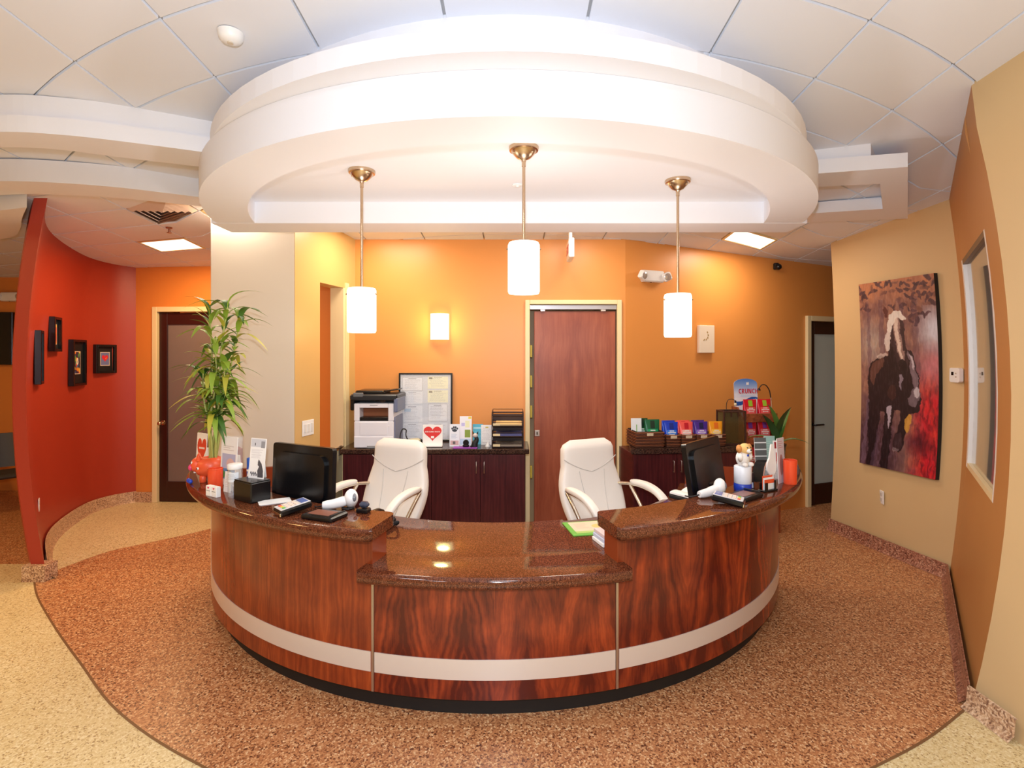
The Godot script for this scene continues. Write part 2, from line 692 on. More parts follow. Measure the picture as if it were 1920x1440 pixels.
	M.door_wood = mat_img(veneer(192, 512, 1, 0.15, 21, rgb(132, 58, 34), rgb(186, 106, 70)), 0.38)
	M.rack_wood = mat_img(veneer(256, 256, 1, 0.6, 25, rgb(104, 46, 22), rgb(186, 104, 58)), 0.5)

# ---------------------------------------------------------------- light
func omni(called: String, at: Vector3, c: Color, e: float, size := 0.05) -> void:
	var l := OmniLight3D.new()
	l.name = numbered(called)
	add_child(l, true)
	l.position = at
	l.light_color = c
	l.light_energy = e
	l.light_size = size
	l.omni_range = 30.0
	l.omni_attenuation = 2.0
	l.shadow_enabled = true

func area(called: String, at: Vector3, sz: Vector2, c: Color, e: float) -> void:
	var l := AreaLight3D.new()
	l.name = numbered(called)
	add_child(l, true)
	l.position = at
	l.rotation_degrees = Vector3(-90, 0, 0)
	l.area_size = sz
	l.light_color = c
	l.light_energy = e
	l.area_range = 30.0
	l.area_attenuation = 2.0
	l.shadow_enabled = true

# ---------------------------------------------------------------- the setting
const CC := Vector2(-0.12, 4.815)   # centre of the reception desk in plan (x, depth)
const RED := [Vector2(-3.63, 4.17), Vector2(-4.17, 4.77), Vector2(-4.48, 5.27), Vector2(-4.71, 5.89), Vector2(-4.69, 6.22), Vector2(-4.53, 6.43)]

func wall_grid(p0: Vector2, p1: Vector2, y0: float, y1a: float, y1b: float, b0: Vector2, b1: Vector2, s0 := 0.0, s1 := 1.0, n := 6, rows := 14, full := 3.0) -> Array:
	var g := []
	for i in rows + 1:
		var r := []
		for j in n + 1:
			var s := lerpf(s0, s1, j / float(n))
			var y := lerpf(y0, lerpf(y1a, y1b, j / float(n)), i / float(rows))
			var q := clampf(y / full, 0.0, 1.0)
			var p := p0.lerp(p1, s) + b0.lerp(b1, s) * 4.0 * q * (1.0 - q)
			r.append(d3(p.x, y, p.y))
		g.append(r)
	return g

func flat_wall(p0: Vector2, p1: Vector2, y0: float, y1: float, th: Vector2, mb: MB = null) -> MB:
	if mb == null:
		mb = MB.new()
	return mb.plan([p0, p1, p1 + th, p0 + th], y0, y1)

func structure() -> void:
	# floor: four poured fields that meet in thin joints
	var edge := spline([Vector2(-3.70, 4.13), Vector2(-3.42, 3.85), Vector2(-2.9, 3.40), Vector2(-2.46, 3.04), Vector2(-1.93, 2.62), Vector2(-1.31, 2.27), Vector2(-0.5, 1.95), Vector2(0.3, 1.9), Vector2(1.0, 2.04), Vector2(1.54, 2.27), Vector2(1.9, 2.44), Vector2(2.24, 2.64)], 6)
	var tan_edge := spline([Vector2(-3.72, 4.40), Vector2(-3.62, 4.78), Vector2(-3.40, 5.02), Vector2(-3.09, 5.38), Vector2(-2.85, 5.9), Vector2(-2.8, 7.4)], 5)
	var redw := spline(RED, 5)
	var fl := struct_node("floor", "poured stone-chip floor in red-brown and cream fields")
	var cream := [Vector2(-9, 4.49), Vector2(-3.95, 4.49), Vector2(-3.78, 4.2)]
	cream.append_array(edge)
	cream.append_array([Vector2(2.45, 2.6), Vector2(2.6, -3), Vector2(-9, -3)])
	obj("cream_field", MB.new().plan(cream, -0.05, 0.0), M.floor_cream, fl, "cream stone-chip field of the floor")
	var red := edge.duplicate()
	red.append_array([Vector2(3.7, 2.9), Vector2(4.6, 4.0), Vector2(4.6, 7.4)])
	var te := tan_edge.duplicate()
	te.reverse()
	red.append_array(te)
	obj("red_field", MB.new().plan(red, -0.05, 0.0), M.floor_red, fl, "red-brown stone-chip field around the desk")
	var tn := tan_edge.duplicate()
	tn.append_array([Vector2(-4.6, 7.4), Vector2(-4.62, 6.43)])
	var rr := redw.duplicate()
	rr.reverse()
	for p in rr:
		tn.append(p + Vector2(-0.06, 0.02))
	obj("alcove_field", MB.new().plan(tn, -0.05, 0.0), M.floor_cream, fl, "cream stone-chip field beside the red wall")
	var bw := [Vector2(-9, 4.49), Vector2(-4.03, 4.49)]
	for p in redw:
		if p.y > 4.6:
			bw.append(p + Vector2(-0.08, 0.03))
	bw.append_array([Vector2(-4.7, 7.4), Vector2(-9, 7.4)])
	obj("waiting_field", MB.new().plan(bw, -0.05, 0.001), M.floor_red, fl, "red-brown stone-chip field of the waiting area")
	# joint strip between the cream and the red field
	var g := []
	for e in [-0.006, 0.006]:
		var r := []
		for i in edge.size():
			var d: Vector2 = edge[mini(i + 1, edge.size() - 1)] - edge[maxi(i - 1, 0)]
			var p: Vector2 = edge[i] + Vector2(-d.y, d.x).normalized() * e
			r.append(d3(p.x, 0.0015, p.y))
		g.append(r)
	obj("joint_strip", MB.new().sheet(g, false, Vector3(0, -5, -3)), mat(rgb(120, 84, 50), 0.5), fl)

	# ceiling: backing and lay-in tiles, rows bent round the desk
	var ce := struct_node("ceiling", "white lay-in tile ceiling")
	var cb := MB.new()
	var y0 := 0.016
	cb.quad(d3(-9, hc(-3) + y0, -3), d3(4.6, hc(-3) + y0, -3), d3(4.6, hc(7.4) + y0, 7.4), d3(-9, hc(7.4) + y0, 7.4), Vector3.DOWN)
	cb.quad(d3(-9, hc(-3) + 0.1, -3), d3(4.6, hc(-3) + 0.1, -3), d3(4.6, hc(7.4) + 0.1, 7.4), d3(-9, hc(7.4) + 0.1, 7.4), Vector3.UP)
	obj("suspension_grid", cb, M.grid, ce)
	for i in range(-10, 9):
		for j in range(-3, 13):
			tile(ce, i, j)

	# back wall with the pocket door opening, and its bent right part with the corridor door
	var bk := MB.new()
	flat_wall(Vector2(-1.55, 5.27), Vector2(0.155, 5.27), 0, 2.93, Vector2(0, 0.12), bk)
	flat_wall(Vector2(1.055, 5.27), Vector2(1.12, 5.27), 0, 2.93, Vector2(0, 0.12), bk)
	flat_wall(Vector2(0.155, 5.27), Vector2(1.055, 5.27), 2.29, 2.93, Vector2(0, 0.12), bk)
	struct("wall_back", bk, M.orange, "glossy orange back wall behind the desk")
	var bd := MB.new()
	flat_wall(Vector2(1.12, 5.27), WR(0.83), 0, 2.95, Vector2(-0.045, 0.11), bd)
	flat_wall(WR(0.83), WR(1.25), 2.22, 2.95, Vector2(-0.045, 0.11), bd)
	flat_wall(WR(1.09), WR(1.3), 0, 2.95, Vector2(-0.045, 0.11), bd)
	struct("wall_back_right", bd, M.orange, "orange wall slanting back to the corridor door")

	# side wall beside the column with its cased opening
	var sw := MB.new()
	var s0 := Vector2(-1.77, 4.35)
	var s1 := Vector2(-1.55, 5.27)
	var th := Vector2(-0.13, 0.03)
	flat_wall(s0.lerp(s1, 0.0), s0.lerp(s1, 0.37), 0, 3.0, th, sw)
	flat_wall(s0.lerp(s1, 0.80), s1, 0, 3.0, th, sw)
	flat_wall(s0.lerp(s1, 0.37), s0.lerp(s1, 0.80), 2.40, 3.0, th, sw)
	struct("wall_side", sw, M.side_wall, "tan side wall with the half-door opening")
	var ca := MB.new()
	flat_wall(s0.lerp(s1, 0.772), s0.lerp(s1, 0.80), 0, 2.40, th * 1.06 + Vector2(0.004, 0), ca)
	flat_wall(s0.lerp(s1, 0.800), s0.lerp(s1, 0.86), 0, 2.45, Vector2(0.012, -0.003), ca)
	struct("trim_1", ca, M.trim, "cream casing of the half-door opening")
	struct("wall_column", MB.new().box(d3(-2.115, 1.5, 4.56), Vector3(0.69, 3.0, 0.42), 0.006), M.column, "pale beige square column beside the plant")

	# left orange wall with the frosted door, waiting area walls
	var lw := MB.new()
	flat_wall(Vector2(-4.56, 6.43), Vector2(-4.25, 6.40), 0, 2.9, Vector2(0, 0.12), lw)
	flat_wall(Vector2(-4.25, 6.40), Vector2(-3.38, 6.34), 2.33, 2.9, Vector2(0, 0.12), lw)
	flat_wall(Vector2(-3.38, 6.34), Vector2(-1.4, 6.20), 0, 2.9, Vector2(0, 0.12), lw)
	struct("wall_left_back", lw, M.orange_left, "orange wall around the dark frosted door")
	struct("wall_waiting", flat_wall(Vector2(-9, 6.95), Vector2(-4.4, 6.95), 0, 2.95, Vector2(0, 0.12)), M.orange_left, "orange wall of the waiting area")
	struct("wall_left", flat_wall(Vector2(-9, -3), Vector2(-9, 7.1), 0, 3.6, Vector2(-0.12, 0)), M.cream_wall)
	struct("wall_front", flat_wall(Vector2(-9, -3), Vector2(2.7, -3), 0, 3.6, Vector2(0, -0.12)), M.cream_wall)
	struct("wall_corridor", MB.new().plan([Vector2(4.55, 3.9), Vector2(4.65, 3.9), Vector2(4.65, 7.5), Vector2(-9, 7.5), Vector2(-9, 7.4), Vector2(4.55, 7.4)], 0, 3.1), M.cream_wall)

	# the red curved fin wall: curved in plan, its end bowed
	var g1 := []
	var g2 := []
	var lens := redw.size()
	for i in 15:
		var q := i / 14.0
		var r1 := []
		var r2 := []
		for j in lens:
			var p: Vector2 = redw[j]
			var d: Vector2 = redw[mini(j + 1, lens - 1)] - redw[maxi(j - 1, 0)]
			var nn := Vector2(-d.y, d.x).normalized() * -1.0
			if nn.x > 0:
				nn = -nn
			var top := hc(p.y) + 0.01
			var bow := -0.17 * 4.0 * q * (1.0 - q) * (1.0 - j / float(lens - 1))
			var pf := p + Vector2(bow, 0)
			var pb := pf + Vector2(-0.105, 0.0).lerp(nn * 0.12, clampf(j / 6.0, 0, 1))
			r1.append(d3(pf.x, lerpf(0.0, top, q), pf.y))
			r2.append(d3(pb.x, lerpf(0.0, top, q), pb.y))
		g1.append(r1)
		g2.append(r2)
	var fin := MB.new()
	fin.sheet(g1, false, d3(-6.5, 1.5, 6.6))
	fin.sheet(g2, false, d3(-3.0, 1.5, 5.9))
	for i in 14:
		fin.quad(g1[i][0], g1[i + 1][0], g2[i + 1][0], g2[i][0], Vector3(0.3, 0, 1).normalized())
		fin.quad(g1[i][lens - 1], g1[i + 1][lens - 1], g2[i + 1][lens - 1], g2[i][lens - 1], Vector3(0.5, 0, -1).normalized())
	struct("wall_red", fin, M.red, "deep red curved partition wall with bowed end")
	# its stone base, inside and round the end
	var bb := MB.new()
	var ib := []
	for k in 4:
		var r := []
		var oo: float = [0.0, 0.012, 0.018, 0.05][k]
		var yy: float = [0.125, 0.12, 0.03, 0.0][k]
		for j in lens:
			var p: Vector2 = redw[j]
			var d: Vector2 = redw[mini(j + 1, lens - 1)] - redw[maxi(j - 1, 0)]
			var nn := Vector2(-d.y, d.x).normalized()
			if nn.x < 0:
				nn = -nn
			r.append(d3(p.x + nn.x * oo, yy, p.y + nn.y * oo))
		ib.append(r)
	bb.sheet(ib, false, d3(-6.5, -2, 6.6))
	struct("baseboard_red_wall", bb, M.base_stone, "coved stone base along the red wall")
	struct("baseboard_red_end", MB.new().plan([Vector2(-3.80, 4.13), Vector2(-3.62, 4.13), Vector2(-3.62, 4.25), Vector2(-3.80, 4.25)], 0, 0.125), M.base_stone, "stone base block under the end of the red wall")
	struct("baseboard_left", MB.new().plan([Vector2(-4.55, 6.42), Vector2(-4.25, 6.40), Vector2(-4.25, 6.375), Vector2(-4.55, 6.395)], 0, 0.12), M.base_stone)

	# right side: wall with the painting, wall with the window, near wall; all bowed a little
	var far := Vector2(3.22, 5.40)
	var cor := Vector2(3.44, 4.20)
	var near := Vector2(2.29, 2.66)
	struct("wall_right", MB.new().slab(wall_grid(far, cor, 0, 2.905, 3.0, Vector2(0.05, 0), Vector2(0.12, 0)), Vector3(0.12, 0, 0)), M.cream_wall, "pale cream wall with the horse painting")
	var ww := MB.new()
	var b0 := Vector2(0.12, 0)
	var b1 := Vector2(0.2, 0)
	var off := Vector3(0.036, 0, 0.027)
	ww.slab(wall_grid(cor, near, 0, hc(4.2) + 0.01, lerpf(hc(4.2), hc(2.66), 0.14) + 0.01, b0, b1, 0.0, 0.14), off)
	ww.slab(wall_grid(cor, near, 0, lerpf(hc(4.2), hc(2.66), 0.8) + 0.01, hc(2.66) + 0.01, b0, b1, 0.8, 1.0), off)
	ww.slab(wall_grid(cor, near, 0, 0.93, 0.93, b0, b1, 0.14, 0.8), off)
	ww.slab(wall_grid(cor, near, 2.46, lerpf(hc(4.2), hc(2.66), 0.14) + 0.01, lerpf(hc(4.2), hc(2.66), 0.8) + 0.01, b0, b1, 0.14, 0.8), off)
	struct("wall_right_window", ww, M.tan_wall, "tan wall with the interior window")
	struct("wall_right_near", MB.new().slab(wall_grid(near, Vector2(2.30, 2.2), 0, hc(2.66) + 0.01, hc(2.2) + 0.01, b1, b1), Vector3(0.12, 0, 0)), M.cream_wall, "cream wall nearest on the right")
	struct("wall_right_front", MB.new().slab(wall_grid(Vector2(2.30, 2.2), Vector2(2.5, -3.0), 0, hc(2.2) + 0.01, 3.55, b1, Vector2.ZERO, 0, 1, 12), Vector3(0.12, 0, 0)), M.cream_wall)
	# stone bases on the right
	base_strip("baseboard_right", far, cor, Vector2(-1, 0), M.base_red, "red-brown stone base under the painting wall")
	base_strip("baseboard_right_window", cor, near, Vector2(-0.8, 0.6), M.base_red, "red-brown stone base under the window wall")
	base_strip("baseboard_right_near", near + Vector2(-0.005, 0.0), Vector2(2.29, 2.41), Vector2(-1, 0), M.base_stone, "speckled cream stone base at the near right wall")
	# interior window
	var wn := struct_node("window_1", "interior window in the tan right wall")
	var fr := MB.new()
	fr.slab(wall_grid(cor, near, 0.93, 2.46, 2.46, b0, b1, 0.14, 0.175, 2), off)
	fr.slab(wall_grid(cor, near, 0.93, 2.46, 2.46, b0, b1, 0.775, 0.8, 2), off)
	obj("jamb", fr, M.white_plastic, wn, "white window jambs")
	var sl := MB.new()
	sl.slab(wall_grid(cor, near, 0.93, 0.965, 0.965, b0, b1, 0.175, 0.775, 6, 2), off)
	obj("sill", sl, M.trim, wn, "cream window sill")
	var hd := MB.new()
	hd.slab(wall_grid(cor, near, 2.425, 2.46, 2.46, b0, b1, 0.175, 0.775, 6, 2), off)
	obj("head", hd, mat(rgb(120, 92, 60), 0.5), wn)
	var gp := wall_grid(cor, near, 0.965, 2.425, 2.425, b0, b1, 0.175, 0.775)
	for r in gp:
		for k in r.size():
			r[k] += off * 0.5
	obj("pane", MB.new().slab(gp, off * 0.06), M.glass, wn, "clear reflective pane")
	# the office behind that window
	struct("wall_office", MB.new().plan([Vector2(4.54, 4.3), Vector2(4.54, 2.2), Vector2(2.45, 2.2), Vector2(2.45, 2.1), Vector2(4.64, 2.1), Vector2(4.64, 4.3)], 0, 3.1), M.cream_wall, "cream office wall behind the window")

func WR(s: float) -> Vector2:
	return Vector2(1.12, 5.27).lerp(Vector2(3.9, 6.40), s)

func base_strip(called: String, a: Vector2, b: Vector2, inw: Vector2, m: Material, label: String) -> void:
	var g := []
	for k in 4:
		var oo: float = [0.004, 0.014, 0.02, 0.05][k]
		var yy: float = [0.11, 0.105, 0.03, 0.0015][k]
		var r := []
		for j in 7:
			var p := a.lerp(b, j / 6.0) + inw * oo
			r.append(d3(p.x, yy, p.y))
		g.append(r)
	struct(called, MB.new().sheet(g, false, d3(a.x - inw.x * 3.0, -1.0, a.y - inw.y * 3.0)), m, label)

func tile_d(j: float, x: float) -> float:
	var a := absf(x)
	return 1.9 + 0.4 * j + (0.14 * a * a if a < 3.0 else 1.26 + 0.25 * (a - 3.0))

func tile_grid(i: float, j: float, y: float, inset := 0.007) -> Array:
	var g := []
	for r in 2:
		var row := []
		for c in 4:
			var x := -0.86 + 0.585 * i + lerpf(inset, 0.585 - inset, c / 3.0)
			var d := tile_d(j + r, x) + (inset if r == 0 else -inset)
			row.append(d3(x, hc(d) + y, d))
		g.append(row)
	return g

const LIGHT_CELLS := [[-5, 5], [-3, 4], [5, 6], [-9, 8], [-1, 6], [2, 6]]
const VENT_CELL := [-4, 3]

func tile(ce: Node3D, i: int, j: int) -> void:
	if [i, j] in LIGHT_CELLS or [i, j] == VENT_CELL:
		return
	var g := tile_grid(i, j, 0.0)
	var mid: Vector3 = (g[0][1] + g[1][2]) * 0.5
	var d := -mid.z
	if d > 7.2 or d < 1.2 or mid.x < -8.0 or mid.x > 4.4:
		return
	var u := mid.x / d
	var vv := (mid.y - EYE) / d
	if absf(u) > 1.25 or vv > 0.95:
		return
	# the part above the canopy is never seen
	if Vector2(mid.x, d - 3.88).length() < 1.35 and d < 4.1:
		return
	obj("ceiling_tile", MB.new().slab(g, Vector3(0, 0.014, 0)), M.tile, ce)

# ---------------------------------------------------------------- soffits under the ceiling
func half_disc(c: Vector2, r: float, chord: float, n := 48) -> Array:
	var e := acos(clampf((c.y - chord) / r, -1.0, 1.0))
	var out := []
	for i in n + 1:
		var a := lerpf(-e, e, i / float(n))
		out.append(Vector2(c.x + r * sin(a), c.y - r * cos(a)))
	return out

func soffits() -> void:
	var w := mat(rgb(237, 236, 240), 0.6)
	var cn := thing("ceiling_canopy", "white tiered half-round canopy hanging over the reception desk", "soffit", d3(-0.02, 2.7, 4.24))
	var at := cn.position
	var put := func(called: String, mb: MB, m: Material, lab := "") -> void:
		var o := obj(called, mb, m, cn, lab)
		o.position = -at
	var c := Vector2(-0.02, 4.24)
	var low := MB.new().arc([Vector2(1.865, 2.70), Vector2(2.13, 2.70), Vector2(2.13, 2.885), Vector2(1.865, 2.885)], c, -1.49, 1.49, 72)
	put.call("lower_tier", low, w)
	put.call("rear_beam", MB.new().box(d3(-0.02, 2.791, 3.94), Vector3(4.25, 0.186, 0.28), 0.002), w)
	put.call("recessed_ceiling", MB.new().plan(half_disc(c, 1.91, 3.84), 2.85, 2.884), w)
	put.call("middle_tier", MB.new().plan(half_disc(Vector2(-0.02, 3.88), 1.895, 4.06), 2.886, 2.973), w)
	put.call("upper_tier", MB.new().plan(half_disc(Vector2(-0.02, 3.88), 1.715, 4.04), 2.974, 3.15), w)

	var rb := thing("soffit_beam", "short white beam with an open slot, right of the canopy", "soffit", d3(2.3, 2.885, 3.8))
	var part := func(par: Node3D, called: String, poly: Array, y0: float, y1: float) -> void:
		var o := obj(called, MB.new().plan(poly, y0, y1), w, par)
		o.position = -par.position
	part.call(rb, "front_strip", [Vector2(1.55, 3.40), Vector2(2.375, 3.2), Vector2(2.425, 3.514), Vector2(1.55, 3.66)], 2.886, 2.973)
	part.call(rb, "end_strip", [Vector2(2.425, 3.514), Vector2(2.375, 3.2), Vector2(3.265, 4.4), Vector2(2.857, 4.11)], 2.886, 2.973)
	part.call(rb, "rear_strip", [Vector2(1.9, 4.37), Vector2(2.857, 4.11), Vector2(3.265, 4.4), Vector2(2.0, 4.62)], 2.886, 2.973)
	part.call(rb, "rear_upstand", [Vector2(1.9, 4.40), Vector2(2.88, 4.14), Vector2(3.1, 4.28), Vector2(2.0, 4.58)], 2.973, 3.03)
	part.call(rb, "upper_strip", [Vector2(1.4, 3.5), Vector2(2.2, 3.27), Vector2(2.38, 3.48), Vector2(1.5, 3.7)], 2.973, 3.08)

	var lb := thing("soffit_beam", "long curved white beam running off left from the canopy", "soffit", d3(-2.6, 2.885, 3.2))
	var fe := spline([Vector2(-1.38, 3.14), Vector2(-1.60, 3.02), Vector2(-2.06, 2.82), Vector2(-2.335, 2.73), Vector2(-2.62, 2.70), Vector2(-3.2, 2.76), Vector2(-4.2, 3.05), Vector2(-5.0, 3.4)], 6)
	var sf := spline([Vector2(-1.5, 3.40), Vector2(-1.73, 3.26), Vector2(-2.23, 3.05), Vector2(-2.50, 2.93), Vector2(-2.79, 2.90), Vector2(-3.3, 2.97), Vector2(-4.1, 3.25), Vector2(-4.8, 3.55)], 6)
	var sr := spline([Vector2(-1.95, 3.98), Vector2(-2.156, 3.85), Vector2(-2.62, 3.60), Vector2(-2.99, 3.49), Vector2(-3.32, 3.46), Vector2(-3.7, 3.52), Vector2(-4.2, 3.72), Vector2(-4.7, 3.95)], 6)
	var re := spline([Vector2(-2.0, 4.22), Vector2(-2.285, 4.08), Vector2(-2.80, 3.84), Vector2(-3.22, 3.75), Vector2(-3.45, 3.74), Vector2(-3.75, 3.80), Vector2(-4.2, 4.0), Vector2(-4.7, 4.25)], 6)
	var band := func(a: Array, b: Array) -> Array:
		var out: Array = a.duplicate()
		var r: Array = b.duplicate()
		r.reverse()
		out.append_array(r)
		return out
	part.call(lb, "front_strip", band.call(fe, sf), 2.886, 2.973)
	part.call(lb, "rear_strip", band.call(sr, re), 2.886, 3.03)
	var ua := []
	var ub := []
	for p in fe:
		ua.append(p + Vector2(0.0, 0.03))
		ub.append(p + Vector2(0.0, 0.2))
	part.call(lb, "upper_strip", band.call(ua, ub), 2.973, 3.09)
	var br := thing("soffit_beam", "curved cream soffit turning back over the waiting area", "soffit", d3(-4.0, 2.8, 4.5))
	var b0 := spline([Vector2(-3.42, 3.76), Vector2(-3.72, 4.05), Vector2(-4.08, 4.42), Vector2(-4.45, 4.72), Vector2(-5.2, 5.0), Vector2(-6.4, 5.1)], 6)
	var b1 := spline([Vector2(-3.75, 3.86), Vector2(-3.98, 3.98), Vector2(-4.28, 4.22), Vector2(-4.62, 4.48), Vector2(-5.3, 4.75), Vector2(-6.4, 4.85)], 6)
	part.call(br, "fascia", band.call(b0, b1), 2.80, 3.02)

func fixtures() -> void:
	# ceiling light panels
	var labels := ["square ceiling light panel near the red wall", "square ceiling light panel beside the column, half hidden by the canopy", "square ceiling light panel at the right behind the canopy", "square ceiling light panel over the waiting area", "square ceiling light panel over the printer cabinet behind the canopy", "square ceiling light panel in front of the sliding door behind the canopy"]
	for k in LIGHT_CELLS.size():
		var cell: Array = LIGHT_CELLS[k]
		var g := tile_grid(cell[0], cell[1], 0.0, 0.01)
		var mid: Vector3 = (g[0][1] + g[0][2] + g[1][1] + g[1][2]) * 0.25
		var t := thing("ceiling_light", labels[k], "ceiling light", mid, 0.0, "square ceiling light panels")
		var inner := tile_grid(cell[0], cell[1], 0.004, 0.035)
		var o := obj("diffuser", MB.new().slab(inner, Vector3(0, 0.01, 0)), M.panel, t)
		o.position = -mid
		var fr := MB.new()
		for e in 4:
			var a: Vector3 = [g[0][0], g[0][3], g[1][3], g[1][0]][e]
			var b: Vector3 = [g[0][3], g[1][3], g[1][0], g[0][0]][e]
			var ia: Vector3 = [inner[0][0], inner[0][3], inner[1][3], inner[1][0]][e]
			var ib: Vector3 = [inner[0][3], inner[1][3], inner[1][0], inner[0][0]][e]
			fr.slab([[a, b], [Vector3(ia.x, ia.y - 0.006, ia.z), Vector3(ib.x, ib.y - 0.006, ib.z)]], Vector3(0, 0.012, 0))
		o = obj("frame", fr, M.trim, t)
		o.position = -mid
		area("ceiling_light_glow", mid - Vector3(0, 0.03, 0), Vector2(0.5, 0.33), Color(1.0, 0.84, 0.62) if k in [0, 3] else Color(1.0, 0.94, 0.86), [PANEL_E * 0.8, PANEL_E, PANEL_E * 0.3, PANEL_E, PANEL_E * 0.35, PANEL_E * 0.35][k])
	# off the frame: the hall's other lights over and behind the camera
	var hall := ["just left of the camera", "right over the camera", "far behind the camera on the left", "far behind the camera on the right", "over the cream floor at the left", "at the left in front of the waiting area"]
	var hk := -1
	for p in [[-1.9, 0.2], [0.1, 0.2], [-1.9, -1.8], [0.1, -1.8], [-4.6, 1.6], [-5.6, 3.4]]:
		var y := hc(p[1])
		hk += 1
		var t := thing("ceiling_light", "square hall ceiling light panel %s" % hall[hk], "ceiling light", d3(p[0], y, p[1]), 0.0, "hall light panels in front of the desk")
		obj("diffuser", MB.new().box(Vector3(0, -0.004, 0), Vector3(0.54, 0.008, 0.54)), M.panel, t)
		var fr := MB.new()
		for s in [-1, 1]:
			fr.box(Vector3(s * 0.285, -0.004, 0), Vector3(0.03, 0.014, 0.6))
			fr.box(Vector3(0, -0.004, s * 0.285), Vector3(0.54, 0.014, 0.03))
		obj("frame", fr, M.trim, t)
		area("hall_light_glow", d3(p[0], y - 0.03, p[1]), Vector2(0.54, 0.54), Color(0.90, 0.94, 1.0) if p[0] > -4 else Color(1.0, 0.78, 0.46), HALL_E if p[0] > -4 else HALL_LEFT_E)
	# air diffuser
	var vg := tile_grid(VENT_CELL[0], VENT_CELL[1], 0.0, 0.008)
	var vm: Vector3 = (vg[0][0] + vg[1][3]) * 0.5
	var vt := thing("air_vent", "square white ceiling air vent with concentric louvres", "air vent", vm)
	for k in 5:
		var sc := 1.0 - k * 0.2
		var lo := []
		for q in [[0, 0], [0, 3], [1, 3], [1, 0]]:
			lo.append((vg[q[0]][q[1]] - vm) * sc)
		var mb := MB.new()
		for e in 4:
			var a: Vector3 = lo[e]
			var b: Vector3 = lo[(e + 1) % 4]
			var ia := a * (1.0 - 0.165 / sc) + Vector3(0, -0.022, 0)
			var ib := b * (1.0 - 0.165 / sc) + Vector3(0, -0.022, 0)
			mb.slab([[a, b], [ia, ib]], Vector3(0, 0.006, 0))
		obj("louvre", mb, mat(rgb(222, 200, 186), 0.5), vt)
	var bp := []
	for r in vg:
		var row := []
		for p in r:
			row.append(p - vm + Vector3(0, 0.013, 0))
		bp.append(row)
	obj("backing", MB.new().slab(bp, Vector3(0, 0.003, 0)), mat(rgb(110, 84, 72), 0.8), vt)
	# sprinkler
	var sp := thing("sprinkler", "small brass fire sprinkler under the ceiling by the red wall", "sprinkler", d3(-3.15, hc(4.9), 4.9))
	obj("escutcheon", MB.new().lathe([Vector2(0, -0.01), Vector2(0.022, -0.01), Vector2(0.03, 0.0)], 18), mat(rgb(160, 110, 90), 0.3, 0.8), sp)
	obj("body", MB.new().cyl(Vector3(0, -0.045, 0), 0.009, 0.04, 10), mat(rgb(150, 100, 80), 0.3, 0.8), sp)
	obj("deflector", MB.new().cyl(Vector3(0, -0.05, 0), 0.02, 0.004, 14), mat(rgb(150, 100, 80), 0.3, 0.8), sp)
	# smoke detector
	var sm := thing("smoke_detector", "round white detector on the ceiling tiles, upper left", "detector", d3(-1.2, hc(2.276), 2.276))
	obj("base", MB.new().lathe([Vector2(0.0, -0.012), Vector2(0.05, -0.012), Vector2(0.053, 0.0)], 28), M.white_plastic, sm)
	obj("dome", MB.new().lathe([Vector2(0.0, -0.046), Vector2(0.018, -0.045), Vector2(0.036, -0.038), Vector2(0.047, -0.026), Vector2(0.05, -0.012)], 28), M.white_plastic, sm)
	obj("sensor", MB.new().cyl(Vector3(0.002, -0.05, 0.008), 0.012, 0.008, 16), mat(rgb(214, 200, 180), 0.4), sm)
	# round plate in the recessed ceiling
	var rp := thing("ceiling_plate", "small round white sensor plate in the recessed canopy ceiling", "sensor", d3(0.035, 2.85, 3.42))
	obj("plate", MB.new().cyl(Vector3(0, -0.008, 0), 0.035, 0.008, 24, 0.003), M.white_plastic, rp)
	obj("lens", MB.new().ball(Vector3(0, -0.008, 0), Vector3(0.012, 0.006, 0.012), 14, 8), M.white_plastic, rp)
	# pendants
	pendant(d3(-0.89, 2.85, 3.16), 1.89, 0.262, "left pendant lamp, cylinder of white glass on a nickel rod")
	pendant(d3(0.062, 2.85, 2.81), 2.08, 0.267, "middle pendant lamp, highest white glass cylinder on a nickel rod")
	pendant(d3(1.035, 2.85, 3.33), 1.87, 0.268, "right pendant lamp, white glass cylinder in front of the wall plate")
	# sconce on the back wall
	var sc2 := thing("wall_sconce", "glowing half-round wall sconce above the certificate frame", "wall lamp", d3(-0.712, 1.89, 5.27))
	obj("back_plate", MB.new().box(Vector3(0, 0.15, 0.006), Vector3(0.15, 0.22, 0.012), 0.003), M.nickel, sc2)
	var hg := []
	for i in 9:
		var r := []
		for j in 15:
			var a := PI * j / 14.0 - PI * 0.5
			r.append(Vector3(sin(a) * 0.092, 0.022 + i * 0.032, 0.012 + cos(a) * 0.085))
		hg.append(r)
	obj("glass_shade", MB.new().sheet(hg, false, Vector3(0, 0.15, 0)), M.sconce, sc2)
	omni("wall_sconce_glow", d3(-0.712, 2.04, 5.10), Color(1.0, 0.92, 0.6), SCONCE_E, 0.06)

const PANEL_E := 4.0
const HALL_E := 1.9
const HALL_LEFT_E := 3.4
const PENDANT_E := 0.25
const SCONCE_E := 0.12

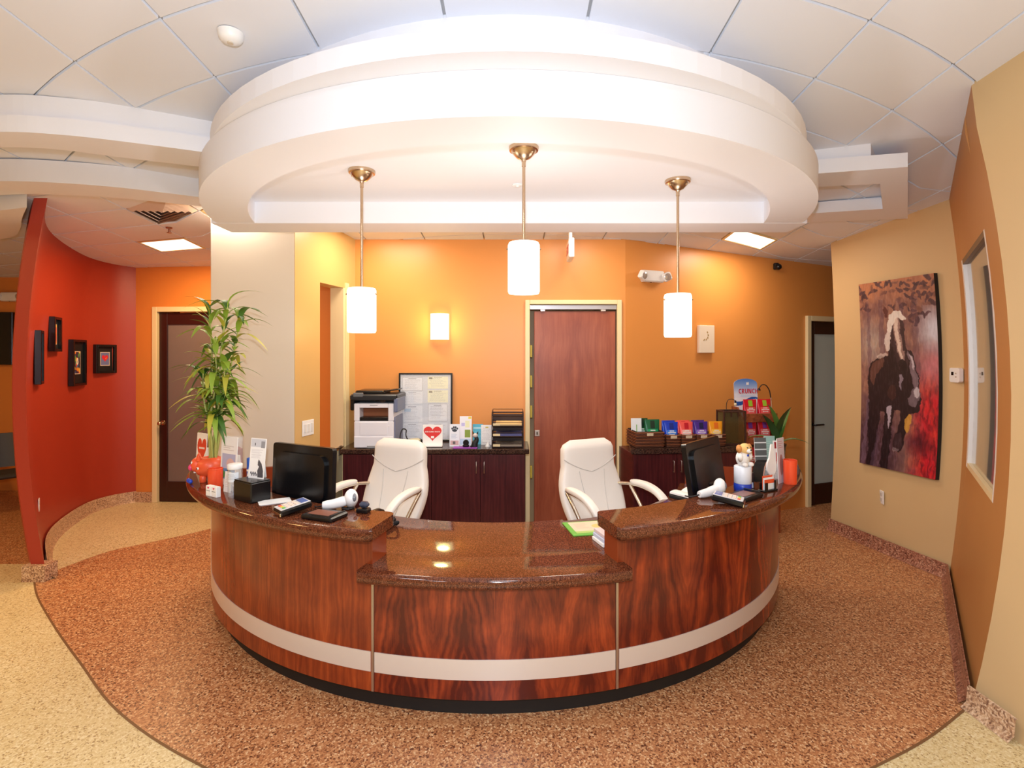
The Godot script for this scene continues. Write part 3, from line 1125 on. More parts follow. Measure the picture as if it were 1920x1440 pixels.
func pendant(at: Vector3, bottom: float, h: float, label: String) -> void:
	var t := thing("pendant_lamp", label, "pendant lamp", at, 0.0, "pendant lamps over the desk")
	obj("canopy", MB.new().lathe([Vector2(0, -0.075), Vector2(0.012, -0.075), Vector2(0.014, -0.066), Vector2(0.036, -0.056), Vector2(0.054, -0.038), Vector2(0.064, -0.024), Vector2(0.066, -0.02), Vector2(0.076, -0.018), Vector2(0.079, -0.008), Vector2(0.078, 0.0)], 36), M.nickel, t)
	for k in 3:
		var a := k * TAU / 3 + 0.9
		obj("screw", MB.new().ball(Vector3(sin(a) * 0.055, -0.036, cos(a) * 0.055), Vector3.ONE * 0.007, 10, 6), M.nickel, t)
	var top := bottom + h - at.y
	obj("rod", MB.new().lathe([Vector2(0.0085, top - 0.01), Vector2(0.0085, -0.1), Vector2(0.011, -0.1), Vector2(0.011, -0.07)], 14), M.nickel, t)
	var lo := bottom - at.y
	var sh := MB.new().lathe([Vector2(0.0, lo + 0.012), Vector2(0.072, lo + 0.012), Vector2(0.079, lo), Vector2(0.084, lo + 0.012), Vector2(0.084, top - 0.014), Vector2(0.078, top), Vector2(0.014, top + 0.004), Vector2(0.0, top + 0.004)], 40)
	obj("glass_shade", sh, M.lamp, t)
	for s in [-1, 1]:
		obj("shade_screw", MB.new().ball(Vector3(s * 0.084, top - 0.035, 0.012), Vector3(0.008, 0.006, 0.006), 10, 6), M.nickel, t)
	omni("pendant_lamp_glow", at + Vector3(0, lo + h * 0.5, 0), Color(1.0, 0.98, 0.97), PENDANT_E, 0.07)

# ---------------------------------------------------------------- the reception desk
func bullnose(r0: float, r1: float, y0: float, y1: float) -> Array:
	var e := (y1 - y0) * 0.5
	var pr := [Vector2(r0, y0)]
	for k in 9:
		var a := -PI * 0.5 + PI * k / 8.0
		pr.append(Vector2(r1 - e * 0.8 + cos(a) * e * 0.8, (y0 + y1) * 0.5 + sin(a) * e))
	pr.append(Vector2(r0, y1))
	return pr

func desk() -> void:
	var L := deg_to_rad(-14.5)
	var R := deg_to_rad(16.5)
	var E0 := deg_to_rad(-71)
	var E1 := deg_to_rad(71)
	var base := d3(CC.x, 0, CC.y)
	var dk := thing("reception_desk", "half-round cherry veneer reception desk with steel band and red granite tops", "reception desk", base)
	var add := func(called: String, mb: MB, m: Material, lab := "") -> Node3D:
		var o := obj(called, mb, m, dk, lab)
		o.position = -base
		return o
	var steel := mat(rgb(232, 228, 224), 0.36, 0.5)
	# carcass: toe kick, panels, band
	add.call("toe_kick", MB.new().arc([Vector2(2.12, 0.0), Vector2(2.205, 0.0), Vector2(2.205, 0.11), Vector2(2.12, 0.11)], CC, E0, E1, 90), M.black_matte, "black recessed toe kick")
	var gap := 0.0035
	var secs := [[E0, L, 0.88, M.panel_left, "plain-grained cherry panel"], [L, R, 0.665, M.panel_mid, "flame-figured cherry panel"], [R, E1, 0.88, M.panel_right, "flame-figured cherry panel"]]
	for s in secs:
		var a: float = s[0] + gap
		var b: float = s[1] - gap
		var n := int(ceil((b - a) * 40.0))
		var p: Node3D = add.call("front_panel", MB.new().arc([Vector2(2.22, 0.1), Vector2(2.26, 0.1), Vector2(2.26, s[2]), Vector2(2.22, s[2])], CC, a, b, n), s[3], s[4])
		var bd := MB.new().arc([Vector2(2.258, 0.197), Vector2(2.2635, 0.197), Vector2(2.2635, 0.295), Vector2(2.258, 0.295)], CC, a + 0.001, b - 0.001, n)
		obj("steel_band", bd, steel, p, "brushed steel band")
		add.call("inner_panel", MB.new().arc([Vector2(2.13, 0.07), Vector2(2.15, 0.07), Vector2(2.15, s[2]), Vector2(2.13, s[2])], CC, a, b, n), M.end_panel)
	for t in [L, R]:
		add.call("seam_strip", MB.new().arc([Vector2(2.21, 0.1), Vector2(2.2625, 0.1), Vector2(2.2625, 0.665), Vector2(2.21, 0.665)], CC, t - gap * 0.8, t + gap * 0.8, 1), mat(rgb(190, 176, 168), 0.3, 0.9), "thin metal seam strip")
	# upright ends of the raised parts
	for t in [[L, -0.022], [R, 0.022]]:
		var a: float = minf(t[0], t[0] + t[1])
		var b: float = maxf(t[0], t[0] + t[1])
		add.call("end_panel", MB.new().arc([Vector2(2.12, 0.66), Vector2(2.262, 0.66), Vector2(2.262, 0.88), Vector2(2.12, 0.88)], CC, a, b, 2), M.end_panel, "dark cherry end of the raised counter")
	# far ends
	for t in [E0, E1]:
		add.call("side_end", MB.new().arc([Vector2(1.6, 0.0), Vector2(2.26, 0.0), Vector2(2.26, 0.88), Vector2(1.6, 0.88)], CC, t - 0.008, t + 0.008, 1), M.end_panel)
	# tops
	for s in [[E0, deg_to_rad(-27), 1.70], [deg_to_rad(-27), R, 1.53], [R, E1, 1.56]]:
		add.call("worksurface", MB.new().arc(bullnose(s[2], 2.14, 0.69, 0.726), CC, s[0], s[1], 44), M.granite, "polished red-brown granite work surface")
	add.call("low_counter", MB.new().arc(bullnose(2.10, 2.37, 0.667, 0.7262), CC, deg_to_rad(-15.4), deg_to_rad(17.4), 30, 0.03), M.granite, "rounded granite front edge of the low counter")
	add.call("raised_counter", MB.new().arc(bullnose(2.10, 2.41, 0.88, 0.94), CC, E0 - 0.02, deg_to_rad(-13.2), 60, 0.05), M.granite, "raised granite ledge, left half")
	add.call("raised_counter", MB.new().arc(bullnose(2.10, 2.41, 0.88, 0.94), CC, deg_to_rad(15.2), E1 + 0.02, 60, 0.05), M.granite, "raised granite ledge, right half")

# ---------------------------------------------------------------- doors
func casing(parent: Node3D, w: float, h: float, tw := 0.06) -> void:
	for s in [-1, 1]:
		obj("casing", MB.new().box(Vector3(s * (w * 0.5 + tw * 0.5), (h + tw) * 0.5, 0.01), Vector3(tw, h + tw, 0.05), 0.004), M.trim, parent)
	obj("casing", MB.new().box(Vector3(0, h + tw * 0.5, 0.0105), Vector3(w, tw, 0.05), 0.004), M.trim, parent)

func glass_door(n: int, at: Vector3, turn: float, w: float, h: float, pane: Material, lever: bool, hand: float, label: String, pl: String) -> void:
	var d := struct_node("door_%d" % n, label)
	d.position = at
	d.rotation.y = turn
	casing(d, w, h)
	var st := 0.1
	for s in [-1, 1]:
		obj("stile", MB.new().box(Vector3(s * (w * 0.5 - st * 0.5 - 0.003), h * 0.5, -0.03), Vector3(st, h - 0.01, 0.044), 0.004), M.dark_door, d)
	obj("top_rail", MB.new().box(Vector3(0, h - 0.08, -0.03), Vector3(w - st * 2, 0.14, 0.042), 0.003), M.dark_door, d)
	obj("bottom_rail", MB.new().box(Vector3(0, 0.125, -0.03), Vector3(w - st * 2, 0.24, 0.042), 0.003), M.dark_door, d)
	obj("pane", MB.new().box(Vector3(0, h * 0.5 + 0.045, -0.03), Vector3(w - st * 2 + 0.01, h - 0.39, 0.012)), pane, d, pl)
	var hx := hand * (w * 0.5 - st * 0.5)
	var hm: Material = M.black if lever else M.nickel
	obj("rose", MB.new().lathe([Vector2(0, 0.012), Vector2(0.028, 0.01), Vector2(0.032, 0.0)], 18, Transform3D(Basis(Vector3.RIGHT, PI / 2), Vector3(hx, 0.95, -0.008))), hm, d)
	if lever:
		obj("handle", MB.new().tube([Vector3(hx, 0.95, 0.0), Vector3(hx, 0.95, 0.045), Vector3(hx - hand * 0.03, 0.95, 0.05), Vector3(hx - hand * 0.13, 0.95, 0.05)], 0.011, 8), hm, d, "black lever handle")
	else:
		obj("handle", MB.new().ball(Vector3(hx, 0.95, 0.05), Vector3(0.028, 0.028, 0.022), 18, 10).tube([Vector3(hx, 0.95, 0.0), Vector3(hx, 0.95, 0.04)], 0.011), hm, d, "round metal knob")

func doors() -> void:
	# pocket door in the back wall
	var d := struct_node("door_1", "reddish flat wooden sliding door in a cream frame")
	d.position = d3(0.605, 0, 5.27)
	casing(d, 0.86, 2.26, 0.045)
	obj("leaf", MB.new().box(Vector3(0.02, 1.105, -0.055), Vector3(0.81, 2.19, 0.04), 0.004), M.door_wood, d, "smooth reddish veneer leaf")
	obj("track", MB.new().box(Vector3(0, 2.235, -0.03), Vector3(0.86, 0.045, 0.05), 0.003), mat(rgb(190, 190, 196), 0.3, 0.9), d, "grey metal sliding track")
	for s in [-0.3, 0.3]:
		obj("hanger", MB.new().box(Vector3(s, 2.205, -0.02), Vector3(0.05, 0.022, 0.02), 0.003), M.steel, d)
	var pl: Node3D = obj("pull_plate", MB.new().box(Vector3(-0.355, 0.985, -0.033), Vector3(0.05, 0.062, 0.006), 0.002), M.steel, d, "small steel latch plate")
	obj("thumb_turn", MB.new().box(Vector3(-0.355, 0.985, -0.026), Vector3(0.012, 0.03, 0.012), 0.003), mat(rgb(80, 80, 60), 0.4, 0.5), pl)
	for y in [0.6, 1.2, 1.5, 1.8]:
		obj("jamb_slot", MB.new().box(Vector3(-0.415, y, -0.04), Vector3(0.02, 0.12, 0.04), 0.002), mat(rgb(190, 170, 60), 0.5), d)
	glass_door(2, d3(-3.815, 0, 6.375), -0.069, 0.86, 2.28, M.frost_dark, false, -1, "dark wood door with tall brown frosted glass", "brown-grey frosted glass")
	var a := WR(0.96)
	glass_door(3, d3(a.x, 0, a.y), atan2(1.13, 2.78), 0.70, 2.16, M.frost, true, -1, "dark wood corridor door with pale green frosted glass", "pale green frosted glass")
	obj_room_behind()
	# half door in the side wall
	var h := struct_node("door_4", "cream half door with a latch beside the column")
	var p := Vector2(-1.77, 4.35).lerp(Vector2(-1.55, 5.27), 0.37)
	h.position = d3(p.x - 0.03, 0, p.y)
	h.rotation.y = PI * 0.5 - atan2(0.22, 0.92)
	obj("leaf", MB.new().box(Vector3(0.195, 0.44, 0), Vector3(0.38, 0.86, 0.04), 0.004), M.trim, h, "plain cream leaf")
	obj("ledge", MB.new().box(Vector3(0.195, 0.876, 0), Vector3(0.39, 0.014, 0.06), 0.004), mat(rgb(176, 120, 60), 0.5), h)
	var la := obj("latch_plate", MB.new().box(Vector3(0.335, 0.865, 0.028), Vector3(0.05, 0.09, 0.012), 0.003), M.steel, h, "steel latch")
	obj("bolt", MB.new().tube([Vector3(0.24, 0.895, 0.035), Vector3(0.37, 0.895, 0.035)], 0.008, 8), M.steel, la)
	obj("keyhole", MB.new().ball(Vector3(0.335, 0.79, 0.021), Vector3(0.008, 0.012, 0.003), 10, 6), M.steel, h)

func obj_room_behind() -> void:
	# the closet seen through the pocket door's slit
	struct("wall_closet", MB.new().plan([Vector2(-0.2, 5.6), Vector2(1.3, 5.6), Vector2(1.3, 5.7), Vector2(-0.2, 5.7)], 0, 2.9), M.cream_wall)

# ---------------------------------------------------------------- cabinets along the back wall
func cabinet(called: String, label: String, at: Vector3, turn: float, w: float, doors_x: Array) -> void:
	var t := thing(called, label, "cabinet", at, turn)
	var dp := 0.42
	obj("body", MB.new().box(Vector3(0, 0.48, -dp * 0.5 - 0.02), Vector3(w, 0.78, dp), 0.003), M.cabinet, t)
	obj("plinth", MB.new().box(Vector3(0, 0.045, -dp * 0.5 - 0.05), Vector3(w - 0.02, 0.09, dp - 0.06)), M.black_matte, t)
	for k in doors_x.size() - 1:
		var x0: float = doors_x[k]
		var x1: float = doors_x[k + 1]
		var dd := obj("door", MB.new().box(Vector3((x0 + x1) * 0.5, 0.485, -0.009), Vector3(x1 - x0 - 0.005, 0.76, 0.02), 0.002), M.cabinet, t)
		var hx := x1 - 0.035 if k % 2 == 0 else x0 + 0.035
		obj("handle", MB.new().tube([Vector3(hx, 0.70, 0.001), Vector3(hx, 0.70, 0.022), Vector3(hx, 0.80, 0.022), Vector3(hx, 0.80, 0.001)], 0.004, 6), M.steel, dd, "slim steel bar handle")

func cabinets() -> void:
	cabinet("base_cabinet", "dark cherry cabinet under the printer and letter trays", d3(-0.705, 0, 4.80), 0.0, 1.65, [-0.82, -0.40, -0.02, 0.42, 0.82])
	var w := obj("countertop", MB.new().box(Vector3.ZERO, Vector3(1.70, 0.045, 0.475), 0.006), M.granite_dark)
	tag(w, "dark speckled stone top under the printer and letter trays", "countertop")
	w.position = d3(-0.695, 0.8935, 5.025)
	cabinet("base_cabinet", "dark cherry cabinet under the baskets of bags", d3(1.615, 0, 4.86), 0.096, 1.05, [-0.525, -0.115, 0.525])
	var w2 := obj("countertop", MB.new().plan([Vector2(1.07, 4.785), Vector2(2.16, 4.89), Vector2(2.14, 5.66), Vector2(1.14, 5.26)], 0.871, 0.916), M.granite_dark)
	tag(w2, "dark speckled stone top under the baskets of bags", "countertop")

# ---------------------------------------------------------------- chairs
func superring(hw: float, hd: float, y: float, zc: float, n := 28, e := 0.45) -> Array:
	var r := []
	for j in n:
		var a := TAU * j / n
		var c := cos(a)
		var s := sin(a)
		r.append(Vector3(signf(c) * pow(absf(c), e) * hw, y, zc + signf(s) * pow(absf(s), e) * hd))
	return r

func back_z(q: float) -> float:
	return -0.16 - 0.16 * q - 0.05 * sin(q * PI)

func chair(at: Vector3, turn: float, label: String) -> Node3D:
	var t := thing("office_chair", label, "office chair", at, turn, "white leather office chairs")
	# backrest
	var g := []
	for i in 19:
		var q := i / 18.0
		var hw := 0.25 + 0.035 * sin(clampf(q * 1.5, 0, 1) * PI) - 0.02 * q
		var hd := 0.05
		if q > 0.88:
			var e := (q - 0.88) / 0.12
			hw *= sqrt(maxf(1.0 - e * e * 0.5, 0.0))
			hd *= sqrt(maxf(1.0 - e * e * 0.98, 0.02))
		if q < 0.06:
			hd *= 0.3 + 0.7 * q / 0.06
		g.append(superring(hw, hd, 0.50 + q * 0.60, back_z(q)))
	var mb := MB.new().sheet(g, true, Vector3(0, 0.8, -0.24))
	for e in [0, 18]:
		var c := Vector3(0, g[e][0].y, back_z(e / 18.0))
		for j in 28:
			var nn := Vector3.UP if e else Vector3.DOWN
			mb.tri(c, g[e][j], g[e][(j + 1) % 28], nn, nn, nn)
	var bk := obj("backrest", mb, M.leather, t)
	# seams: the headrest panel's curved edge and two long lines
	var s1 := []
	for k in 17:
		var x := lerpf(-0.24, 0.24, k / 16.0)
		var y := 0.915 - 0.055 * (1.0 - pow(x / 0.24, 2)) + 0.05 * absf(x) / 0.24
		s1.append(Vector3(x, y, back_z((y - 0.5) / 0.60) + 0.0505 - pow(absf(x) / 0.28, 5) * 0.02))
	obj("seam", MB.new().tube(s1, 0.0035, 6), M.seam, bk)
	for s in [-1, 1]:
		var s2 := []
		for k in 9:
			var y := lerpf(0.54, 0.87, k / 8.0)
			s2.append(Vector3(s * lerpf(0.075, 0.115, k / 8.0), y, back_z((y - 0.5) / 0.60) + 0.0505))
		obj("seam", MB.new().tube(s2, 0.003, 6), M.seam, bk)
	# seat
	var sg := []
	for i in 9:
		var a := PI * i / 8.0
		sg.append(superring(0.255 - 0.03 * (1.0 - sin(a)), 0.25 - 0.03 * (1.0 - sin(a)), 0.44 - cos(a) * 0.055, 0.06, 28, 0.5))
	var sm := MB.new().sheet(sg, true, Vector3(0, 0.44, 0.06))
	for e in [0, 8]:
		for j in 28:
			var nn := Vector3.UP if e else Vector3.DOWN
			sm.tri(Vector3(0, sg[e][0].y, 0.06), sg[e][j], sg[e][(j + 1) % 28], nn, nn, nn)
	obj("seat", sm, M.leather, t)
	# arms: chrome hoops with padded tops
	for s in [-1, 1]:
		var hoop := spline([Vector3(s * 0.24, 0.75, -0.24), Vector3(s * 0.29, 0.757, -0.14), Vector3(s * 0.30, 0.757, 0.0), Vector3(s * 0.30, 0.735, 0.13), Vector3(s * 0.295, 0.68, 0.22), Vector3(s * 0.285, 0.60, 0.255), Vector3(s * 0.26, 0.46, 0.19)], 5)
		var arm := obj("armrest", MB.new().tube(hoop, 0.013, 8).tube([Vector3(s * 0.29, 0.745, -0.15), Vector3(s * 0.285, 0.62, -0.02), Vector3(s * 0.26, 0.44, 0.1)], 0.014, 8), M.chrome, t, "bent chrome arm")
		var pg := []
		var cl := spline([Vector3(s * 0.29, 0.778, -0.15), Vector3(s * 0.302, 0.782, 0.0), Vector3(s * 0.302, 0.763, 0.12), Vector3(s * 0.30, 0.715, 0.215), Vector3(s * 0.292, 0.66, 0.262)], 5)
		for i in cl.size():
			var q := i / float(cl.size() - 1)
			var sc := sqrt(maxf(1.0 - pow(absf(q * 2.0 - 1.0), 8), 0.05))
			var d: Vector3 = (cl[mini(i + 1, cl.size() - 1)] - cl[maxi(i - 1, 0)]).normalized()
			var sd := Vector3.RIGHT
			var up := sd.cross(d).normalized()
			if up.y < 0:
				up = -up
			var row := []
			for j in 14:
				var a := TAU * j / 14
				row.append(cl[i] + sd * signf(cos(a)) * pow(absf(cos(a)), 0.6) * 0.033 * sc + up * signf(sin(a)) * pow(absf(sin(a)), 0.7) * 0.022 * sc)
			pg.append(row)
		obj("arm_pad", MB.new().sheet(pg, true), M.leather, arm, "padded white leather top")
		obj("badge", MB.new().ball(Vector3(s * 0.302, 0.79, 0.06), Vector3(0.013, 0.003, 0.02), 12, 6), M.chrome, arm)
	# gas column and star base
	obj("column", MB.new().lathe([Vector2(0.045, 0.09), Vector2(0.045, 0.16), Vector2(0.025, 0.17), Vector2(0.025, 0.385)], 16), M.chrome, t)
	obj("tilt_plate", MB.new().box(Vector3(0, 0.39, 0.02), Vector3(0.24, 0.03, 0.26), 0.006), M.black_matte, t)
	for k in 5:
		var a := k * TAU / 5.0 + 0.3
		var dr := Vector3(sin(a), 0, cos(a))
		var lg := obj("leg", MB.new().tube([dr * 0.03 + Vector3(0, 0.115, 0), dr * 0.16 + Vector3(0, 0.10, 0), dr * 0.29 + Vector3(0, 0.072, 0)], [0.026, 0.02, 0.014], 8), M.chrome, t)
		obj("caster", MB.new().cyl(Vector3.ZERO, 0.028, 0.04, 14, 0.005), M.black_matte, lg)
		var cs: Node3D = lg.get_child(0)
		cs.transform = Transform3D(Basis(dr.cross(Vector3.UP).normalized(), Vector3.UP, dr) * Basis(Vector3.FORWARD, PI / 2), dr * 0.29 + Vector3(0, 0.028, 0) - dr.cross(Vector3.UP).normalized() * 0.02)
	return t

# ---------------------------------------------------------------- things on the walls
func horse_picture() -> Image:
	var w := 300
	var h := 720
	var im := Image.create(w, h, false, Image.FORMAT_RGB8)
	var a := FastNoiseLite.new()
	a.seed = 4
	a.frequency = 0.013
	var b := FastNoiseLite.new()
	b.seed = 8
	b.frequency = 0.045
	for y in h:
		for x in w:
			var n1 := a.get_noise_2d(x * 1.3, y * 0.7) * 0.5 + 0.5
			var n2 := b.get_noise_2d(x * 1.6, y * 0.4) * 0.5 + 0.5
			var fx := x / float(w)
			var fy := y / float(h)
			var c := rgb(112, 78, 84).lerp(rgb(196, 142, 108), n1).lerp(rgb(74, 46, 56), n2 * 0.55)
			c = c.lerp(rgb(212, 128, 76), clampf(1.0 - fy * 5.5, 0, 1) * (0.3 + 0.6 * n1))
			var px := Vector2((fx - 0.98) / 0.22, (fy - 0.27) / 0.12).length()
			c = c.lerp(rgb(206, 204, 216), clampf(1.3 - px, 0, 1) * 0.95)
			px = Vector2((fx - 0.16) / 0.2, (fy - 0.33) / 0.14).length()
			c = c.lerp(rgb(184, 178, 166), clampf(1.2 - px, 0, 1) * (0.25 + n2 * 0.7))
			px = Vector2((fx - 0.95) / 0.3, (fy - 0.46) / 0.12).length()
			c = c.lerp(rgb(206, 120, 132), clampf(1.2 - px, 0, 1) * (0.4 + n1 * 0.6))
			var rr := clampf((fx - 0.6) * 4.0, 0, 1) * clampf((fy - 0.46) * 6.0, 0, 1)
			c = c.lerp(rgb(206, 22, 42).lerp(rgb(232, 84, 46), n1 * n1 * 0.9).lerp(rgb(82, 10, 26), clampf(n2 * 2.0 - 0.8, 0, 1) * 0.9), rr * 0.95)
			px = Vector2((fx - 0.8) / 0.2, (fy - 0.84) / 0.07).length()
			c = c.lerp(rgb(62, 12, 28), clampf(1.1 - px, 0, 1) * 0.75)
			var lo := clampf((0.62 - fx) * 5.0, 0, 1) * clampf((fy - 0.6) * 5.0, 0, 1)
			c = c.lerp(rgb(66, 40, 50).lerp(rgb(126, 96, 116), clampf(n2 * 2.2 - 1.0, 0, 1)), lo * 0.9)
			im.set_pixel(x, y, c)
	var r := RandomNumberGenerator.new()
	r.seed = 12
	for k in 95:
		var p := Vector2(r.randf_range(0, w), r.randf_range(0, h * 0.15))
		if k > 60:
			p = Vector2(r.randf_range(w * 0.62, w), r.randf_range(h * 0.03, h * 0.23))
		var an := r.randf_range(0, TAU)
		var l := r.randf_range(9, 19)
		var ax := Vector2(cos(an), sin(an))
		var ay := Vector2(-ax.y, ax.x) * 0.42
		var pp := PackedVector2Array()
		for q in 10:
			pp.append(p + ax * cos(q * TAU / 10) * l + ay * sin(q * TAU / 10) * l)
		fill_poly(im, pp, [rgb(74, 44, 54), rgb(120, 76, 66), rgb(56, 32, 46)][k % 3], 0.8)
	# trunks behind the horse
	for tk in [[0.12, 0.02], [0.30, 0.03], [0.56, 0.025], [0.74, 0.035]]:
		fill_poly(im, PackedVector2Array([Vector2((tk[0] - tk[1]) * w, 0.1 * h), Vector2((tk[0] + tk[1]) * w, 0.1 * h), Vector2((tk[0] + tk[1] * 1.4) * w, 0.5 * h), Vector2((tk[0] - tk[1] * 1.2) * w, 0.5 * h)]), rgb(92, 62, 76), 0.4)
	var P := func(arr: Array, per := 4) -> PackedVector2Array:
		var pts := []
		for i in range(0, arr.size(), 2):
			pts.append(Vector2(arr[i] * w, arr[i + 1] * h))
		var o := PackedVector2Array()
		var n := pts.size()
		for i in n:
			for k in per:
				o.append(pts[i].cubic_interpolate(pts[(i + 1) % n], pts[(i + n - 1) % n], pts[(i + 2) % n], k / float(per)))
		return o
	var dark := rgb(32, 17, 24)
	# barrel, chest and shoulders
	fill_poly(im, P.call([0.12, 0.47, 0.2, 0.415, 0.29, 0.395, 0.37, 0.40, 0.40, 0.34, 0.44, 0.27, 0.56, 0.27, 0.62, 0.36, 0.68, 0.375, 0.74, 0.45, 0.77, 0.55, 0.76, 0.63, 0.68, 0.66, 0.60, 0.68, 0.44, 0.69, 0.30, 0.70, 0.16, 0.66, 0.10, 0.58]), dark)
	# standing legs, tail, lifted foreleg
	fill_poly(im, P.call([0.12, 0.6, 0.28, 0.64, 0.26, 0.78, 0.22, 0.9, 0.2, 1.0, 0.1, 1.0, 0.11, 0.86, 0.09, 0.72]), dark)
	fill_poly(im, P.call([0.33, 0.65, 0.46, 0.66, 0.43, 0.78, 0.41, 0.9, 0.40, 1.0, 0.30, 1.0, 0.31, 0.88, 0.33, 0.76]), dark)
	fill_poly(im, P.call([0.52, 0.64, 0.78, 0.60, 0.76, 0.68, 0.66, 0.70, 0.62, 0.77, 0.60, 0.85, 0.54, 0.90, 0.46, 0.88, 0.47, 0.83, 0.53, 0.76, 0.54, 0.70]), dark)
	fill_poly(im, P.call([0.02, 0.98, 0.05, 0.8, 0.09, 0.64, 0.12, 0.7, 0.09, 0.86, 0.07, 1.0]), rgb(112, 86, 104), 0.7)
	fill_poly(im, P.call([0.15, 1.0, 0.2, 0.9, 0.24, 0.8, 0.26, 0.9, 0.22, 1.0]), rgb(104, 78, 100), 0.5)
	# lights on the coat
	fill_poly(im, P.call([0.14, 0.47, 0.22, 0.42, 0.33, 0.41, 0.30, 0.46, 0.22, 0.50, 0.16, 0.56]), rgb(112, 70, 58), 0.75)
	fill_poly(im, P.call([0.22, 0.4, 0.30, 0.385, 0.37, 0.395, 0.30, 0.41]), rgb(214, 196, 184), 0.7)
	fill_poly(im, P.call([0.38, 0.57, 0.45, 0.55, 0.49, 0.60, 0.44, 0.64, 0.38, 0.62]), rgb(84, 46, 40), 0.5)
	fill_poly(im, P.call([0.63, 0.37, 0.70, 0.41, 0.75, 0.50, 0.75, 0.57, 0.70, 0.54, 0.66, 0.45]), rgb(146, 126, 136), 0.75)
	fill_poly(im, P.call([0.66, 0.385, 0.70, 0.42, 0.72, 0.47, 0.68, 0.44]), rgb(206, 196, 204), 0.8)
	fill_poly(im, P.call([0.69, 0.57, 0.77, 0.565, 0.77, 0.62, 0.72, 0.66, 0.64, 0.635]), rgb(140, 122, 132), 0.7)
	fill_poly(im, P.call([0.72, 0.57, 0.77, 0.57, 0.75, 0.61, 0.71, 0.60]), rgb(206, 198, 204), 0.8)
	fill_poly(im, P.call([0.36, 0.675, 0.43, 0.665, 0.41, 0.72, 0.40, 0.78, 0.38, 0.77]), rgb(196, 184, 198), 0.85)
	fill_poly(im, P.call([0.53, 0.50, 0.57, 0.50, 0.56, 0.55, 0.54, 0.58, 0.53, 0.55]), rgb(170, 156, 172), 0.75)
	fill_poly(im, P.call([0.60, 0.73, 0.67, 0.70, 0.66, 0.77, 0.61, 0.79]), rgb(206, 152, 62), 0.9)
	fill_poly(im, P.call([0.48, 0.82, 0.56, 0.80, 0.57, 0.86, 0.53, 0.895, 0.47, 0.88]), rgb(72, 50, 56), 0.6)
	fill_poly(im, P.call([0.46, 0.875, 0.53, 0.885, 0.52, 0.9, 0.46, 0.895]), rgb(150, 134, 138), 0.6)
	# head hanging forward
	fill_poly(im, P.call([0.40, 0.22, 0.46, 0.175, 0.55, 0.18, 0.60, 0.24, 0.61, 0.34, 0.64, 0.43, 0.63, 0.48, 0.57, 0.495, 0.52, 0.47, 0.46, 0.38, 0.41, 0.30]), rgb(56, 36, 42))
	fill_poly(im, P.call([0.45, 0.22, 0.50, 0.195, 0.55, 0.22, 0.55, 0.30, 0.60, 0.41, 0.58, 0.44, 0.53, 0.41, 0.48, 0.31]), rgb(156, 124, 116), 0.9)
	fill_poly(im, P.call([0.47, 0.22, 0.52, 0.20, 0.53, 0.29, 0.57, 0.40, 0.55, 0.42, 0.50, 0.32]), rgb(226, 204, 188), 0.85)
	fill_poly(im, P.call([0.52, 0.43, 0.60, 0.42, 0.63, 0.46, 0.60, 0.495, 0.54, 0.485]), rgb(26, 14, 20))
	# forelock, mane, ears
	fill_poly(im, P.call([0.38, 0.27, 0.41, 0.20, 0.47, 0.165, 0.55, 0.17, 0.63, 0.21, 0.57, 0.215, 0.51, 0.20, 0.46, 0.235, 0.42, 0.27]), rgb(230, 220, 210), 0.95)
	fill_poly(im, P.call([0.38, 0.27, 0.42, 0.29, 0.41, 0.36, 0.37, 0.38, 0.34, 0.35, 0.33, 0.31]), rgb(218, 204, 196), 0.9)
	fill_poly(im, P.call([0.34, 0.135, 0.40, 0.165, 0.39, 0.20, 0.35, 0.19]), rgb(86, 40, 40))
	fill_poly(im, P.call([0.51, 0.105, 0.55, 0.14, 0.54, 0.17, 0.50, 0.165]), rgb(140, 96, 84))
	# ragged painted edges
	var src: Image = im.duplicate()
	for y in h:
		for x in w:
			var ox := a.get_noise_2d(x * 2.6 + 50.0, y * 1.6) * 7.0 + b.get_noise_2d(x * 1.6, y * 1.0) * 2.5
			var oy := a.get_noise_2d(x * 2.0 + 900.0, y * 1.4) * 9.0 + b.get_noise_2d(x * 1.6 + 70.0, y * 1.0) * 3.0
			im.set_pixel(x, y, src.get_pixel(clampi(int(x + ox), 0, w - 1), clampi(int(y + oy), 0, h - 1)))
	im.resize(w / 2, h / 2, Image.INTERPOLATE_BILINEAR)
	im.resize(w, h, Image.INTERPOLATE_CUBIC)
	# brush strokes over everything
	for y in h:
		for x in w:
			var n := b.get_noise_2d(x * 2.2 + 300.0, y * 0.5) * 0.13
			var c := im.get_pixel(x, y)
			im.set_pixel(x, y, c.lightened(n) if n > 0 else c.darkened(-n))
	return im

func picture_frame(at: Vector3, turn: float, w: float, h: float, label: String, art: Image) -> void:
	var t := thing("framed_picture", label, "picture", at, turn, "small black framed pictures on the red wall")
	var f := 0.028
	var fr := MB.new()
	for s in [-1, 1]:
		fr.box(Vector3(s * (w - f) * 0.5, 0, 0.025), Vector3(f, h, 0.05), 0.003)
		fr.box(Vector3(0, s * (h - f) * 0.5, 0.025), Vector3(w - 2 * f, f, 0.05), 0.003)
	obj("frame", fr, M.black, t)
	obj("mat_board", MB.new().box(Vector3(0, 0, 0.014), Vector3(w - 2 * f, h - 2 * f, 0.012)), M.black_matte, t)
	var aw := w * 0.46
	var ah := aw * art.get_height() / art.get_width()
	obj("print", MB.new().quad_plate(aw, ah, 0.0215), mat_img(art, 0.5), t)

